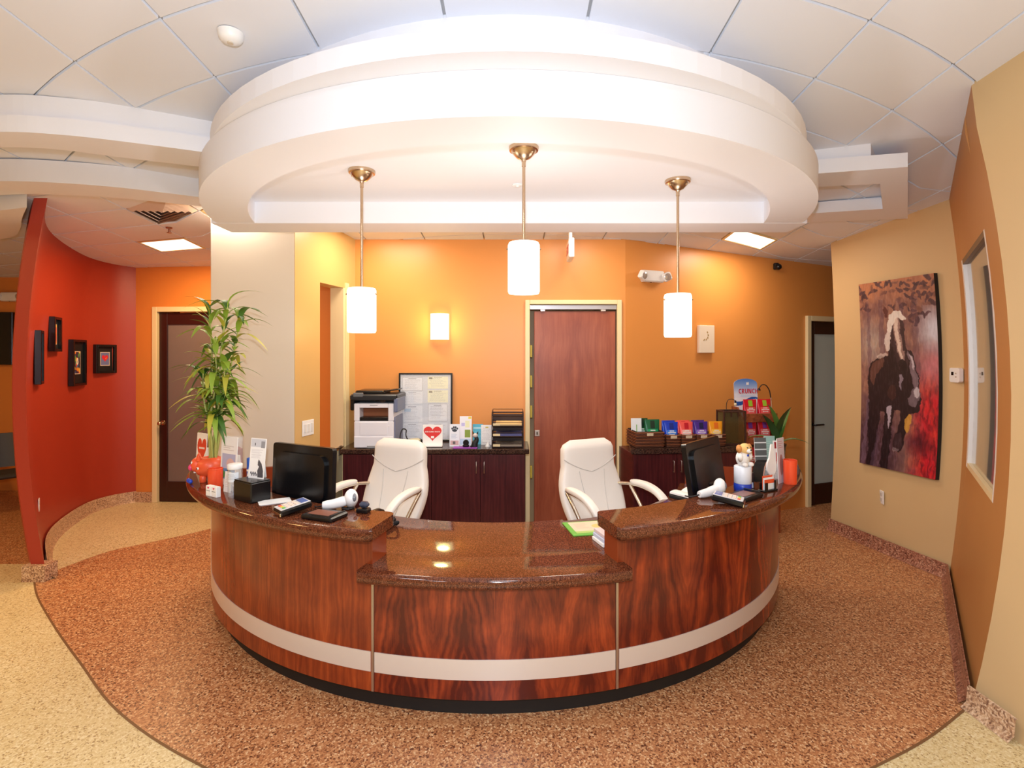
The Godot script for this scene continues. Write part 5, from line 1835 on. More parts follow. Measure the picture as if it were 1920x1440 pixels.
func basket(label: String, at: Vector3, turn: float, w: float, h: float, dp: float, front_cut: float) -> void:
	var t := thing("wicker_basket", label, "basket", at, turn, "brown wicker baskets on the right cabinet")
	var wk := [mat(rgb(88, 46, 26), 0.6), mat(rgb(122, 68, 38), 0.6)]
	obj("bottom", MB.new().box(Vector3(0, 0.006, 0), Vector3(w - 0.012, 0.012, dp - 0.012)), wk[0], t)
	var inn := MB.new()
	inn.box(Vector3(0, h * 0.5 * front_cut, dp * 0.5 - 0.006), Vector3(w - 0.012, h * front_cut, 0.006))
	inn.box(Vector3(0, h * 0.5, -dp * 0.5 + 0.006), Vector3(w - 0.012, h, 0.006))
	for s in [-1, 1]:
		inn.box(Vector3(s * (w * 0.5 - 0.006), h * 0.5 * lerpf(front_cut, 1.0, 0.5), 0), Vector3(0.006, h * lerpf(front_cut, 1.0, 0.5), dp - 0.012))
	obj("lining", inn, mat(rgb(52, 28, 18), 0.7), t)
	var rows := int(h / 0.014)
	for k in rows:
		var y := 0.008 + k * 0.014
		var f := y / h
		var pts := []
		var per := [Vector3(-w * 0.5, y, dp * 0.5), Vector3(w * 0.5, y, dp * 0.5), Vector3(w * 0.5, y, -dp * 0.5), Vector3(-w * 0.5, y, -dp * 0.5)]
		for e in 4:
			var a: Vector3 = per[e]
			var b: Vector3 = per[(e + 1) % 4]
			var nst := maxi(6, int(a.distance_to(b) / 0.018))
			var out := (b - a).cross(Vector3.UP).normalized()
			for q in nst:
				var p := a.lerp(b, q / float(nst))
				if f > front_cut:
					p.y = y
				pts.append(p + out * 0.0025 * (1.0 if (q + k) % 2 else -1.0))
		if f > front_cut:
			# above the dip only the back is woven
			var bp := []
			for p in pts:
				if p.z < -dp * 0.5 + 0.02:
					bp.append(p)
			if bp.size() > 2:
				obj("strand", MB.new().tube(bp, 0.007, 5), wk[k % 2], t)
		else:
			obj("strand", MB.new().tube(pts, 0.007, 5, true), wk[k % 2], t)
	obj("price_slot", MB.new().box(Vector3(0, h * front_cut * 0.82, dp * 0.5 + 0.007), Vector3(0.06, 0.026, 0.004), 0.001), mat(rgb(210, 190, 160), 0.5), t)

func back_right() -> void:
	var Y := 0.916
	var tr := 0.096
	var at := func(x: float, d: float, y := 0.0) -> Vector3:
		return d3(x, Y + y, d)
	basket("large wicker basket with two green pouches, left end of the right cabinet", at.call(1.245, 4.99), tr, 0.26, 0.15, 0.26, 0.98)
	var im := canvas(40, 64, rgb(240, 244, 246))
	im.fill_rect(Rect2i(20, 16, 3, 40), rgb(110, 170, 60))
	im.fill_rect(Rect2i(14, 34, 4, 22), rgb(150, 180, 70))
	card("leaflet", "white leaflet with green stripes in the large wicker basket", "leaflet", at.call(1.165, 4.985, 0.014), tr, 0.10, 0.24, im, -0.06)
	pouch("dark green pouch at the back of the large wicker basket", at.call(1.225, 5.05, 0.014), tr, 0.12, 0.235, rgb(14, 70, 36), rgb(40, 110, 60), rgb(10, 40, 24), "treat pouches in the baskets")
	pouch("bright green pouch at the front of the large wicker basket", at.call(1.305, 4.97, 0.014), tr, 0.14, 0.232, rgb(10, 96, 60), rgb(20, 160, 100), rgb(10, 44, 30), "treat pouches in the baskets")
	var cs := [["blue", rgb(14, 60, 190), rgb(40, 120, 220), rgb(16, 40, 130)], ["coral", rgb(240, 90, 80), rgb(240, 180, 170), rgb(190, 20, 40)], ["purple", rgb(70, 40, 140), rgb(150, 110, 200), rgb(24, 24, 70)], ["yellow", rgb(240, 160, 30), rgb(250, 200, 80), rgb(226, 110, 30)]]
	for k in 4:
		var x := 1.475 + k * 0.143
		var d := 4.985 + k * 0.0137
		basket("small wicker basket holding the %s pouches" % cs[k][0], at.call(x, d), tr, 0.128, 0.115, 0.18, 0.98)
		pouch("front %s pouch in the small wicker basket" % cs[k][0], at.call(x, d - 0.035, 0.035), tr, 0.132, 0.19, cs[k][1], cs[k][2], cs[k][3], "treat pouches in the baskets")
		if k < 3:
			pouch("rear %s pouch in the small wicker basket" % cs[k][0], at.call(x - 0.004, d + 0.04, 0.025), tr, 0.128, 0.205, cs[k][1], cs[k][2], cs[k][3], "treat pouches in the baskets")
	# framed glass box
	var t := thing("display_case", "tall brown-framed glass case between the baskets and the rack", "display case", at.call(2.09, 5.09), tr)
	var fm := mat(rgb(66, 34, 22), 0.5)
	for x in [-0.105, 0.105]:
		for z in [-0.07, 0.07]:
			obj("post", MB.new().box(Vector3(x, 0.16, z), Vector3(0.014, 0.32, 0.014), 0.002), fm, t)
	for y in [0.007, 0.313]:
		for s in [-1, 1]:
			obj("rail", MB.new().box(Vector3(0, y, s * 0.07), Vector3(0.196, 0.014, 0.014), 0.002), fm, t)
			obj("rail", MB.new().box(Vector3(s * 0.105, y, 0), Vector3(0.014, 0.014, 0.126), 0.002), fm, t)
	var sg := mat(Color(0.30, 0.26, 0.14, 0.55), 0.1)
	sg.transparency = BaseMaterial3D.TRANSPARENCY_ALPHA
	obj("pane", MB.new().box(Vector3(0, 0.16, 0.068), Vector3(0.194, 0.29, 0.003)), sg, t, "smoky glass front")
	obj("back_board", MB.new().box(Vector3(0, 0.16, -0.066), Vector3(0.194, 0.29, 0.004)), mat(rgb(120, 96, 50), 0.6), t)
	for s in [-0.035, 0.035]:
		obj("clip", MB.new().box(Vector3(s, 0.285, 0.073), Vector3(0.014, 0.04, 0.004)), fm, t)
	# little gooseneck lamp on the case
	t = thing("gooseneck_lamp", "tiny gooseneck lamp with clear bulb above the glass case", "lamp", at.call(2.065, 5.09, 0.3201), tr)
	obj("foot", MB.new().cyl(Vector3(-0.02, 0, 0), 0.02, 0.006, 14), M.black_matte, t)
	obj("neck", MB.new().tube(spline([Vector3(-0.02, 0.004, 0), Vector3(-0.018, 0.06, 0), Vector3(0.0, 0.098, 0), Vector3(0.04, 0.105, 0), Vector3(0.066, 0.09, 0)], 5), 0.003, 6), M.black_matte, t)
	obj("socket", MB.new().cyl(Vector3(0.07, 0.068, 0), 0.008, 0.024, 10), M.black, t)
	obj("bulb", MB.new().ball(Vector3(0.07, 0.055, 0), Vector3(0.013, 0.017, 0.013), 12, 8), mat(rgb(240, 226, 190), 0.1), t)
	# the floor-standing treat rack
	t = thing("display_rack", "wooden display rack topped by a blue and white CRUNCH sign", "display rack", d3(2.46, 0, 5.40), 0.15)
	for s in [-1, 1]:
		obj("side_panel", MB.new().prism(PackedVector2Array([Vector2(-0.12, 0.0), Vector2(0.14, 0.0), Vector2(0.14, 1.0), Vector2(0.06, 1.12), Vector2(-0.02, 1.235), Vector2(-0.12, 1.235)]), s * 0.175 - 0.009, s * 0.175 + 0.009, Transform3D(Basis(Vector3.UP, -PI / 2), Vector3.ZERO)), M.rack_wood, t)
	obj("back_panel", MB.new().box(Vector3(0, 0.6, -0.115), Vector3(0.33, 1.2, 0.01)), M.rack_wood, t)
	for y in [0.3, 0.62, 0.885, 1.105]:
		var sh := obj("shelf", MB.new().box(Vector3(0, y, 0.005), Vector3(0.33, 0.016, 0.23), 0.002), M.rack_wood, t)
		obj("lip", MB.new().box(Vector3(0, y + 0.035, 0.115), Vector3(0.33, 0.085, 0.014), 0.002), M.rack_wood, sh)
	im = canvas(120, 136, rgb(236, 238, 244))
	for y in 64:
		for x in 120:
			im.set_pixel(x, y, rgb(70, 120, 200).lerp(rgb(226, 230, 242), clampf(y / 52.0, 0, 1)))
	for x in 120:
		var yy := int(70 + 8 * sin(x / 120.0 * 5.0 + 0.6))
		im.fill_rect(Rect2i(x, yy, 1, 15 - x / 12), rgb(30, 90, 170))
	var sp := PackedVector2Array()
	for k in 17:
		var a := PI * k / 16.0
		sp.append(Vector2(cos(a) * 0.13, 0.24 + sin(a) * 0.055))
	sp.append(Vector2(-0.13, -0.12))
	sp.append(Vector2(0.13, -0.12))
	var sn := obj("sign", MB.new().prism(sp, 0.0, 0.006, Transform3D(Basis(Vector3.RIGHT, -0.06), Vector3(-0.035, 1.225, -0.10))), mat_img(im, 0.4), t, "arched blue and white sign")
	words(sn, "lettering", "CRUNCH", 0.05, Vector3(-0.01, 1.39, -0.098), mat(rgb(200, 30, 50), 0.5), true, 0.8)
	words(sn, "small_lettering", "GRAIN FREE DOG BISCUITS", 0.012, Vector3(-0.02, 1.342, -0.097), mat(rgb(180, 210, 240), 0.5), false, 0.8)
	obj("emblem", MB.new().prism(PackedVector2Array([Vector2(-0.014, 0), Vector2(0.014, 0), Vector2(0.014, 0.02), Vector2(0.008, 0.03), Vector2(-0.004, 0.022), Vector2(-0.014, 0.03)]), 0.0, 0.001, Transform3D(Basis.IDENTITY, Vector3(-0.02, 1.455, -0.0985))), M.paper, sn)
	var red := rgb(206, 16, 40)
	var rows := [[1.113, "upper shelf", rgb(150, 190, 50)], [0.893, "middle shelf", rgb(120, 60, 160)], [0.628, "lower shelf", rgb(220, 160, 60)]]
	for r in rows:
		for k in 2:
			var o := Vector3(-0.078 + k * 0.155, r[0], 0.03).rotated(Vector3.UP, 0.15)
			pouch("red pouch on the rack's %s, %s" % [r[1], ["left", "right"][k]], d3(2.46, 0, 5.40) + o, 0.15, 0.145, 0.205, red, rgb(232, 120, 120) if r[1] != "upper shelf" else rgb(226, 90, 90), r[2], "red treat pouches on the rack")
	obj("lamp_pole", MB.new().tube([Vector3(0.192, 0.6, 0.02), Vector3(0.19, 1.0, 0.02), Vector3(0.175, 1.33, 0.0)], 0.006, 8), M.chrome, t, "thin chrome lamp pole")
	obj("lamp_neck", MB.new().tube(spline([Vector3(0.175, 1.32, 0.0), Vector3(0.16, 1.40, 0.0), Vector3(0.12, 1.455, 0.0), Vector3(0.07, 1.46, 0.01), Vector3(0.035, 1.43, 0.02)], 5), 0.005, 6), M.black_matte, t, "black gooseneck arching over the sign")
	obj("lamp_head", MB.new().lathe([Vector2(0.0, 0.0), Vector2(0.016, 0.0), Vector2(0.01, 0.02), Vector2(0.005, 0.026)], 12, Transform3D(Basis.IDENTITY, Vector3(0.032, 1.405, 0.02))), M.black, t)

# ---------------------------------------------------------------- on the desk
const LEDGE := 0.94
const WORK := 0.726

func monitor(label: String, at: Vector3, turn: float, tilt: float) -> void:
	# local +z is the back of the screen, towards the visitors
	var t := thing("computer_monitor", label, "monitor", at, turn, "computer monitors on the desk")
	obj("foot", MB.new().prism(round_rect(0.24, 0.18, 0.05), 0.0, 0.014, Transform3D(Basis(Vector3.RIGHT, -PI / 2), Vector3.ZERO)), M.black, t)
	obj("neck", MB.new().box(Vector3(0, 0.13, -0.005), Vector3(0.09, 0.24, 0.035), 0.008), M.black, t)
	var hd := Node3D.new()
	hd.name = "screen_unit"
	t.add_child(hd, true)
	hd.transform = Transform3D(Basis(Vector3.RIGHT, tilt), Vector3(0, 0.15, 0.0))
	obj("housing", MB.new().prism(round_rect(0.49, 0.345, 0.02), -0.03, 0.0, Transform3D(Basis.IDENTITY, Vector3(0, 0.185, 0))), M.black, hd)
	obj("rear_bulge", MB.new().prism(round_rect(0.40, 0.26, 0.05), -0.002, 0.018, Transform3D(Basis.IDENTITY, Vector3(0, 0.18, 0))), M.black, hd)
	obj("screen", MB.new().box(Vector3(0, 0.19, -0.031), Vector3(0.46, 0.30, 0.002)), mat(rgb(30, 34, 42), 0.15), hd)
	obj("badge", MB.new().ball(Vector3(-0.05, 0.045, 0.0), Vector3(0.007, 0.009, 0.004), 10, 6), M.chrome, hd)
	obj("cable", MB.new().tube(spline([Vector3(0.03, 0.03, 0.01), Vector3(0.06, -0.05, 0.03), Vector3(0.04, -0.10, 0.04), Vector3(0.02, -0.135, 0.03)], 5), 0.005, 6), M.black_matte, hd)

func card_terminal(label: String, at: Vector3, turn: float) -> void:
	var t := thing("card_terminal", label, "card reader", at, turn, "card terminals on the raised counter")
	var lift := Transform3D(Basis(Vector3.RIGHT, 0.14), Vector3(0, 0.0115, 0))
	var b := obj("body", MB.new().box(Vector3(0, 0.018, 0), Vector3(0.105, 0.032, 0.165), 0.008), M.black, t)
	b.transform = lift
	var tp := obj("face_plate", MB.new().box(Vector3(0, 0.0355, 0), Vector3(0.095, 0.004, 0.155), 0.002), mat(rgb(206, 204, 206), 0.35), t)
	tp.transform = lift
	var sc := obj("screen", MB.new().box(Vector3(0, 0.0385, -0.05), Vector3(0.07, 0.003, 0.035)), mat(rgb(90, 110, 170), 0.2), t)
	sc.transform = lift
	var cols := [rgb(226, 90, 70), rgb(240, 200, 80), rgb(110, 180, 90)]
	for r in 4:
		for c in 3:
			var k := obj("key", MB.new().box(Vector3(-0.026 + c * 0.026, 0.0385, -0.012 + r * 0.022), Vector3(0.02, 0.004, 0.015), 0.001), mat(cols[c] if r == 3 else rgb(228, 206, 190), 0.5), t)
			k.transform = lift
	var ch := obj("bumper", MB.new().box(Vector3(0, 0.012, 0.082), Vector3(0.1, 0.018, 0.008), 0.003), M.chrome, t)
	ch.transform = lift

func signature_pad(label: String, at: Vector3, turn: float) -> void:
	var t := thing("signature_pad", label, "signature pad", at, turn, "signature pads on the raised counter")
	obj("body", MB.new().box(Vector3(0, 0.012, 0), Vector3(0.19, 0.024, 0.13), 0.006), M.black, t)
	obj("screen", MB.new().box(Vector3(-0.01, 0.0245, 0), Vector3(0.13, 0.002, 0.075)), mat(rgb(140, 92, 76), 0.25), t)
	obj("stylus", MB.new().tube([Vector3(0.085, 0.03, -0.05), Vector3(0.082, 0.03, 0.05)], 0.004, 8), M.black_matte, t)

func scanner(label: String, at: Vector3, turn: float) -> void:
	var t := thing("barcode_scanner", label, "scanner", at, turn, "white barcode scanners on the desk")
	obj("grip", MB.new().tube(spline([Vector3(-0.10, 0.024, 0), Vector3(-0.04, 0.03, 0), Vector3(0.02, 0.045, 0)], 4), [0.018, 0.021, 0.023, 0.024, 0.025, 0.026, 0.027, 0.026, 0.024], 14), M.white_plastic, t)
	obj("head", MB.new().ball(Vector3(0.045, 0.055, 0), Vector3(0.036, 0.05, 0.034), 18, 12), M.white_plastic, t)
	obj("window", MB.new().ball(Vector3(0.062, 0.062, 0.012), Vector3(0.014, 0.026, 0.022), 12, 8), mat(rgb(120, 120, 126), 0.2), t)
	obj("stand", MB.new().cyl(Vector3(0.03, 0, 0), 0.035, 0.012, 18, 0.004), M.black, t)
	obj("cord", MB.new().tube(spline([Vector3(-0.10, 0.022, 0), Vector3(-0.14, 0.01, -0.02), Vector3(-0.15, 0.006, -0.06)], 4), 0.004, 6), M.black_matte, t)

func on_ring(t_deg: float, r: float, y: float) -> Vector3:
	var a := deg_to_rad(t_deg)
	return Vector3(CC.x + r * sin(a), y, -CC.y + r * cos(a))

func desk_left() -> void:
	monitor("black monitor seen from behind, left of the white chairs", d3(-1.225, WORK, 3.085), deg_to_rad(-27.6), -0.04)
	card_terminal("card terminal with coloured keys in front of the left monitor", on_ring(-26.2, 2.29, LEDGE), deg_to_rad(-46))
	signature_pad("black signature pad at the end of the left counter", on_ring(-21.0, 2.29, LEDGE), deg_to_rad(-22))
	scanner("white barcode scanner beside the left signature pad", on_ring(-21.4, 2.135, LEDGE), deg_to_rad(8))
	var t := thing("webcam", "small black webcam by the left chair", "webcam", on_ring(-17.6, 2.15, LEDGE), deg_to_rad(-15))
	obj("foot", MB.new().box(Vector3(0, 0.012, 0), Vector3(0.065, 0.024, 0.05), 0.006), M.black, t)
	obj("head", MB.new().box(Vector3(0.005, 0.042, 0), Vector3(0.05, 0.032, 0.04), 0.012), mat(rgb(60, 66, 84), 0.25), t)
	t = thing("phone_handset", "black telephone with coiled cord on the low counter, left", "telephone", d3(-0.765, WORK, 3.17), -0.3)
	obj("base", MB.new().box(Vector3(-0.03, 0.025, 0), Vector3(0.14, 0.05, 0.18), 0.01), M.black_matte, t)
	obj("receiver", MB.new().tube(spline([Vector3(-0.07, 0.062, 0.09), Vector3(-0.07, 0.085, 0.05), Vector3(-0.07, 0.085, -0.05), Vector3(-0.07, 0.062, -0.09)], 4), [0.026, 0.024, 0.02, 0.018, 0.017, 0.016, 0.016, 0.016, 0.017, 0.018, 0.02, 0.024, 0.026], 12), M.black, t)
	var co := []
	for k in 150:
		var q := k / 149.0
		var c := Vector3(0.05 + 0.05 * sin(q * PI), 0.012 + 0.05 * sin(q * PI) * (1.0 - q * 0.4), 0.10 - 0.16 * q)
		co.append(c + Vector3(cos(k * 0.9), sin(k * 0.9), 0) * 0.0075)
	obj("coiled_cord", MB.new().tube(co, 0.0032, 5), M.black_matte, t)
	# black box with the cat note pad
	var bp := on_ring(-36.8, 2.25, LEDGE)
	t = thing("tissue_box", "glossy black box under the cat note pad", "box", bp, deg_to_rad(-33))
	obj("case", MB.new().box(Vector3(0, 0.056, 0), Vector3(0.175, 0.112, 0.12), 0.006), M.black, t)
	obj("lid", MB.new().box(Vector3(0, 0.1145, 0), Vector3(0.17, 0.005, 0.115), 0.002), M.black, t)
	var im := canvas(64, 120, rgb(246, 247, 250))
	im.fill_rect(Rect2i(2, 2, 60, 24), rgb(206, 210, 220))
	im.fill_rect(Rect2i(44, 8, 16, 20), rgb(150, 152, 160))
	im.fill_rect(Rect2i(18, 14, 3, 8), rgb(50, 50, 60))
	page_lines(im, Rect2i(6, 34, 50, 28), 8, rgb(206, 206, 214), 4)
	fill_poly(im, PackedVector2Array([Vector2(38, 116), Vector2(36, 96), Vector2(42, 84), Vector2(36, 80), Vector2(36, 70), Vector2(39, 62), Vector2(44, 68), Vector2(52, 76), Vector2(60, 96), Vector2(61, 116)]), rgb(84, 84, 90))
	for k in 6:
		disc(im, Vector2(10 + k * 4.5, 104 + (k % 2) * 5), Vector2(3, 4), rgb(110, 112, 120))
	t = card("note_pad", "tall white note pad with a grey cat drawing on the black box", "note pad", bp + Vector3(0.015, 0.1172, -0.01), deg_to_rad(-22), 0.115, 0.225, im, -0.1)
	# clear jar
	t = thing("clear_jar", "clear plastic jar with white lid beside the black box", "jar", on_ring(-40.5, 2.28, LEDGE), 0.0)
	obj("glass_body", MB.new().lathe([Vector2(0, 0.0), Vector2(0.034, 0.0), Vector2(0.037, 0.006), Vector2(0.037, 0.158), Vector2(0.034, 0.17)], 28), M.clear, t)
	obj("lid", MB.new().lathe([Vector2(0.039, 0.16), Vector2(0.041, 0.163), Vector2(0.041, 0.186), Vector2(0.037, 0.19), Vector2(0, 0.19)], 28), M.white_plastic, t, "white lid")
	var lg := []
	for i in 2:
		var r := []
		for j in 11:
			var a := lerpf(-1.2, 1.0, j / 10.0)
			r.append(Vector3(sin(a) * 0.0376, 0.145 - i * 0.055, cos(a) * 0.0376))
		lg.append(r)
	im = canvas(64, 40, rgb(226, 230, 236))
	page_lines(im, Rect2i(8, 8, 48, 26), 4, rgb(120, 130, 150), 7)
	obj("label_band", MB.new().sheet(lg, false, Vector3(0, 0.11, 0)), mat_img(im, 0.5), t)
	# acrylic holder with the seaside print
	im = canvas(72, 112, rgb(246, 246, 248))
	im.fill_rect(Rect2i(6, 40, 60, 58), rgb(186, 190, 222))
	im.fill_rect(Rect2i(6, 74, 60, 24), rgb(96, 150, 206))
	disc(im, Vector2(44, 62), Vector2(18, 12), rgb(226, 190, 186))
	disc(im, Vector2(14, 88), Vector2(10, 8), rgb(70, 150, 80))
	fill_poly(im, PackedVector2Array([Vector2(24, 98), Vector2(32, 76), Vector2(34, 66), Vector2(40, 62), Vector2(46, 70), Vector2(50, 98)]), rgb(90, 104, 104))
	fill_poly(im, PackedVector2Array([Vector2(28, 98), Vector2(34, 80), Vector2(40, 72), Vector2(44, 98)]), rgb(206, 160, 120))
	page_lines(im, Rect2i(10, 22, 50, 14), 3, rgb(190, 180, 180), 9)
	card("leaflet_holder", "white leaflet holder with a seaside picture beside the pig planter", "leaflet holder", on_ring(-48.6, 2.22, LEDGE), deg_to_rad(-30), 0.165, 0.305, im, -0.05)
	im = canvas(32, 48, rgb(244, 244, 246))
	page_lines(im, Rect2i(5, 8, 22, 30), 8, rgb(206, 200, 200), 11)
	card("leaflet", "small plain white sheet standing behind the clear jar", "leaflet", on_ring(-44.0, 2.275, LEDGE), deg_to_rad(-34), 0.075, 0.12, im, -0.1)
	# heart leaflet behind the pig
	im = canvas(64, 110, rgb(246, 244, 242))
	var hp := PackedVector2Array()
	for p in heart(40, 58, 74):
		hp.append(Vector2(34 + p.x, 52 - p.y))
	fill_poly(im, hp, rgb(222, 74, 50))
	im.fill_rect(Rect2i(16, 40, 36, 5), rgb(250, 236, 230))
	card("leaflet", "white leaflet with a red heart behind the pig planter", "leaflet", on_ring(-62.5, 2.33, LEDGE), deg_to_rad(-30), 0.12, 0.27, im, -0.06)
	# coral cup and the two little cards
	t = thing("coral_cup", "coral plastic cup behind the two small white card boxes", "cup", on_ring(-47.3, 2.30, LEDGE), 0.0)
	obj("wall", MB.new().lathe([Vector2(0, 0.0), Vector2(0.037, 0.0), Vector2(0.041, 0.006), Vector2(0.042, 0.125), Vector2(0.039, 0.125), Vector2(0.036, 0.01), Vector2(0, 0.01)], 28), M.coral_clear, t)
	obj("rim", MB.new().tube(circle_pts(0.0405, 0.125, 24), 0.003, 6, true), M.coral_clear, t)
	for k in 2:
		t = thing("card_box", ["small white card box left in front of the coral cup", "small white card box right in front of the coral cup"][k], "card box", d3(-1.752 + 0.0465 * k, LEDGE, 3.10 - 0.027 * k), deg_to_rad(-30), "small white card boxes")
		obj("box", MB.new().box(Vector3(0, 0.03, 0), Vector3(0.05, 0.06, 0.028), 0.002), M.paper, t)
		obj("emblem", MB.new().prism(heart(20, 0.016, 0.013), 0.0, 0.001, Transform3D(Basis.IDENTITY, Vector3(0, 0.048, 0.014))), M.pink, t)
		obj("print_line", MB.new().box(Vector3(0, 0.032, 0.0142), Vector3(0.034, 0.004, 0.001)), M.grey_plastic, t)
	# pig planter with the tall bamboo
	pig_planter(on_ring(-54.5, 2.305, LEDGE) + Vector3(0.03, 0, 0))
	t = thing("toy_beads", "cluster of shiny blue beads at the pig planter's feet", "toy", on_ring(-54.0, 2.395, LEDGE), deg_to_rad(-45))
	for k in 4:
		obj("bead", MB.new().ball(Vector3(-0.03 + k * 0.019, 0.0135, 0.004 * (k % 2)), Vector3.ONE * 0.0135, 14, 8), M.blue, t)
	# glass vase with more bamboo
	t = thing("glass_vase", "clear glass vase of reddish stones behind the leaflets", "vase", on_ring(-52.2, 2.145, LEDGE), 0.0)
	obj("glass_wall", MB.new().lathe([Vector2(0, 0.0), Vector2(0.04, 0.0), Vector2(0.045, 0.01), Vector2(0.045, 0.27), Vector2(0.046, 0.28)], 24), M.clear, t)
	obj("stones", MB.new().lathe([Vector2(0, 0.004), Vector2(0.04, 0.004), Vector2(0.042, 0.2), Vector2(0.02, 0.215), Vector2(0, 0.21)], 14), mat(rgb(150, 86, 66), 0.7), t, "reddish stones")
	bamboo()
	# odds and ends between the leaflet holder and the monitor
	t = thing("pen_can", "blue and red striped can behind the clear jar", "can", on_ring(-43.6, 2.14, LEDGE), 0.0)
	obj("can", MB.new().cyl(Vector3.ZERO, 0.026, 0.19, 20, 0.003), mat(rgb(40, 90, 180), 0.3), t)
	obj("red_band", MB.new().cyl(Vector3(0, 0.03, 0), 0.0266, 0.05, 20), mat(rgb(196, 30, 50), 0.3), t)
	obj("white_band", MB.new().cyl(Vector3(0, 0.11, 0), 0.0266, 0.012, 20), M.paper, t)
	t = thing("desk_calendar", "small black and white desk calendar behind the cat note pad", "calendar", on_ring(-41.0, 2.15, LEDGE), deg_to_rad(-32))
	obj("stand", MB.new().prism(PackedVector2Array([Vector2(-0.05, 0), Vector2(0.05, 0), Vector2(0.0, 0.19)]), -0.055, 0.055, Transform3D(Basis(Vector3.UP, PI / 2), Vector3.ZERO)), M.paper, t)
	obj("picture", MB.new().box(Vector3(0.012, 0.1, 0.028), Vector3(0.07, 0.09, 0.002), 0.0, Transform3D(Basis(Vector3.RIGHT, -0.257), Vector3(0, 0.0, 0.025))), M.black_matte, t)
	t = thing("paper_sheet", "white paper edge lying under the left monitor", "paper", on_ring(-33.0, 2.2, LEDGE), deg_to_rad(-60))
	obj("sheet", MB.new().box(Vector3(0, 0.002, 0), Vector3(0.10, 0.004, 0.16)), M.paper, t)
	obj("under_sheet", MB.new().box(Vector3(0.004, 0.0045, 0.006), Vector3(0.10, 0.001, 0.16)), M.paper, t)

func circle_pts(r: float, y: float, n: int) -> Array:
	var o := []
	for k in n:
		o.append(Vector3(sin(TAU * k / n) * r, y, cos(TAU * k / n) * r))
	return o

func pig_planter(at: Vector3) -> void:
	var t := thing("pig_planter", "round orange pig-shaped planter with pink snout holding the bamboo", "planter", at, deg_to_rad(-62))
	var body := MB.new().lathe([Vector2(0, 0.03), Vector2(0.045, 0.032), Vector2(0.075, 0.05), Vector2(0.092, 0.085), Vector2(0.09, 0.12), Vector2(0.07, 0.147), Vector2(0.048, 0.155), Vector2(0.043, 0.15), Vector2(0.04, 0.13), Vector2(0, 0.13)], 28)
	obj("body", body, M.coral, t)
	obj("soil", MB.new().cyl(Vector3(0, 0.13, 0), 0.041, 0.012, 18), M.soil, t)
	obj("head", MB.new().ball(Vector3(0, 0.11, 0.075), Vector3(0.05, 0.048, 0.036), 18, 12), M.coral, t)
	obj("snout", MB.new().ball(Vector3(0, 0.095, 0.11), Vector3(0.026, 0.02, 0.014), 16, 10), M.pink, t)
	for s in [-1, 1]:
		obj("ear", MB.new().lathe([Vector2(0.018, 0), Vector2(0.01, 0.026), Vector2(0, 0.042)], 10, Transform3D(Basis(Vector3.BACK, -s * 0.4), Vector3(s * 0.03, 0.145, 0.065))), M.coral, t)
		var e := obj("eye", MB.new().ball(Vector3(s * 0.02, 0.128, 0.1), Vector3.ONE * 0.009, 12, 8), M.paper, t)
		obj("pupil", MB.new().ball(Vector3(s * 0.02, 0.128, 0.107), Vector3.ONE * 0.0042, 8, 6), M.black, e)
		for z in [-1, 1]:
			obj("leg", MB.new().cyl(Vector3(s * 0.04, 0, z * 0.04), 0.02, 0.045, 14, 0.004), M.coral, t)
	var r := RandomNumberGenerator.new()
	r.seed = 6
	for k in 14:
		var a := r.randf() * TAU
		var y := r.randf_range(0.055, 0.12)
		var rr := 0.075 + 0.017 * sin(clampf((y - 0.05) / 0.07, 0, 1) * PI)
		var d := obj("spot", MB.new().ball(Vector3(sin(a) * rr, y, cos(a) * rr), Vector3.ONE * 0.009, 10, 6), M.paper, t)
		obj("dot", MB.new().ball(Vector3(sin(a) * (rr + 0.006), y, cos(a) * (rr + 0.006)), Vector3.ONE * 0.005, 8, 5), M.black, d)

func leaf_mesh(len: float, wid: float, droop: float, curl: float) -> ArrayMesh:
	# a blade along +z that arches up and then falls
	var g := []
	for i in 9:
		var q := i / 8.0
		var w := wid * pow(sin(PI * pow(lerpf(0.03, 1.0, q), 0.75)), 0.8) + 0.0006
		var c := Vector3(curl * q * q * len, len * (0.42 * q - droop * q * q), len * q * (1.0 - 0.22 * q * droop))
		g.append([c + Vector3(-w, 0.25 * w, 0), c, c + Vector3(w, 0.25 * w, 0)])
	return MB.new().sheet(g, false, Vector3(0, -1, 0.05)).mesh()

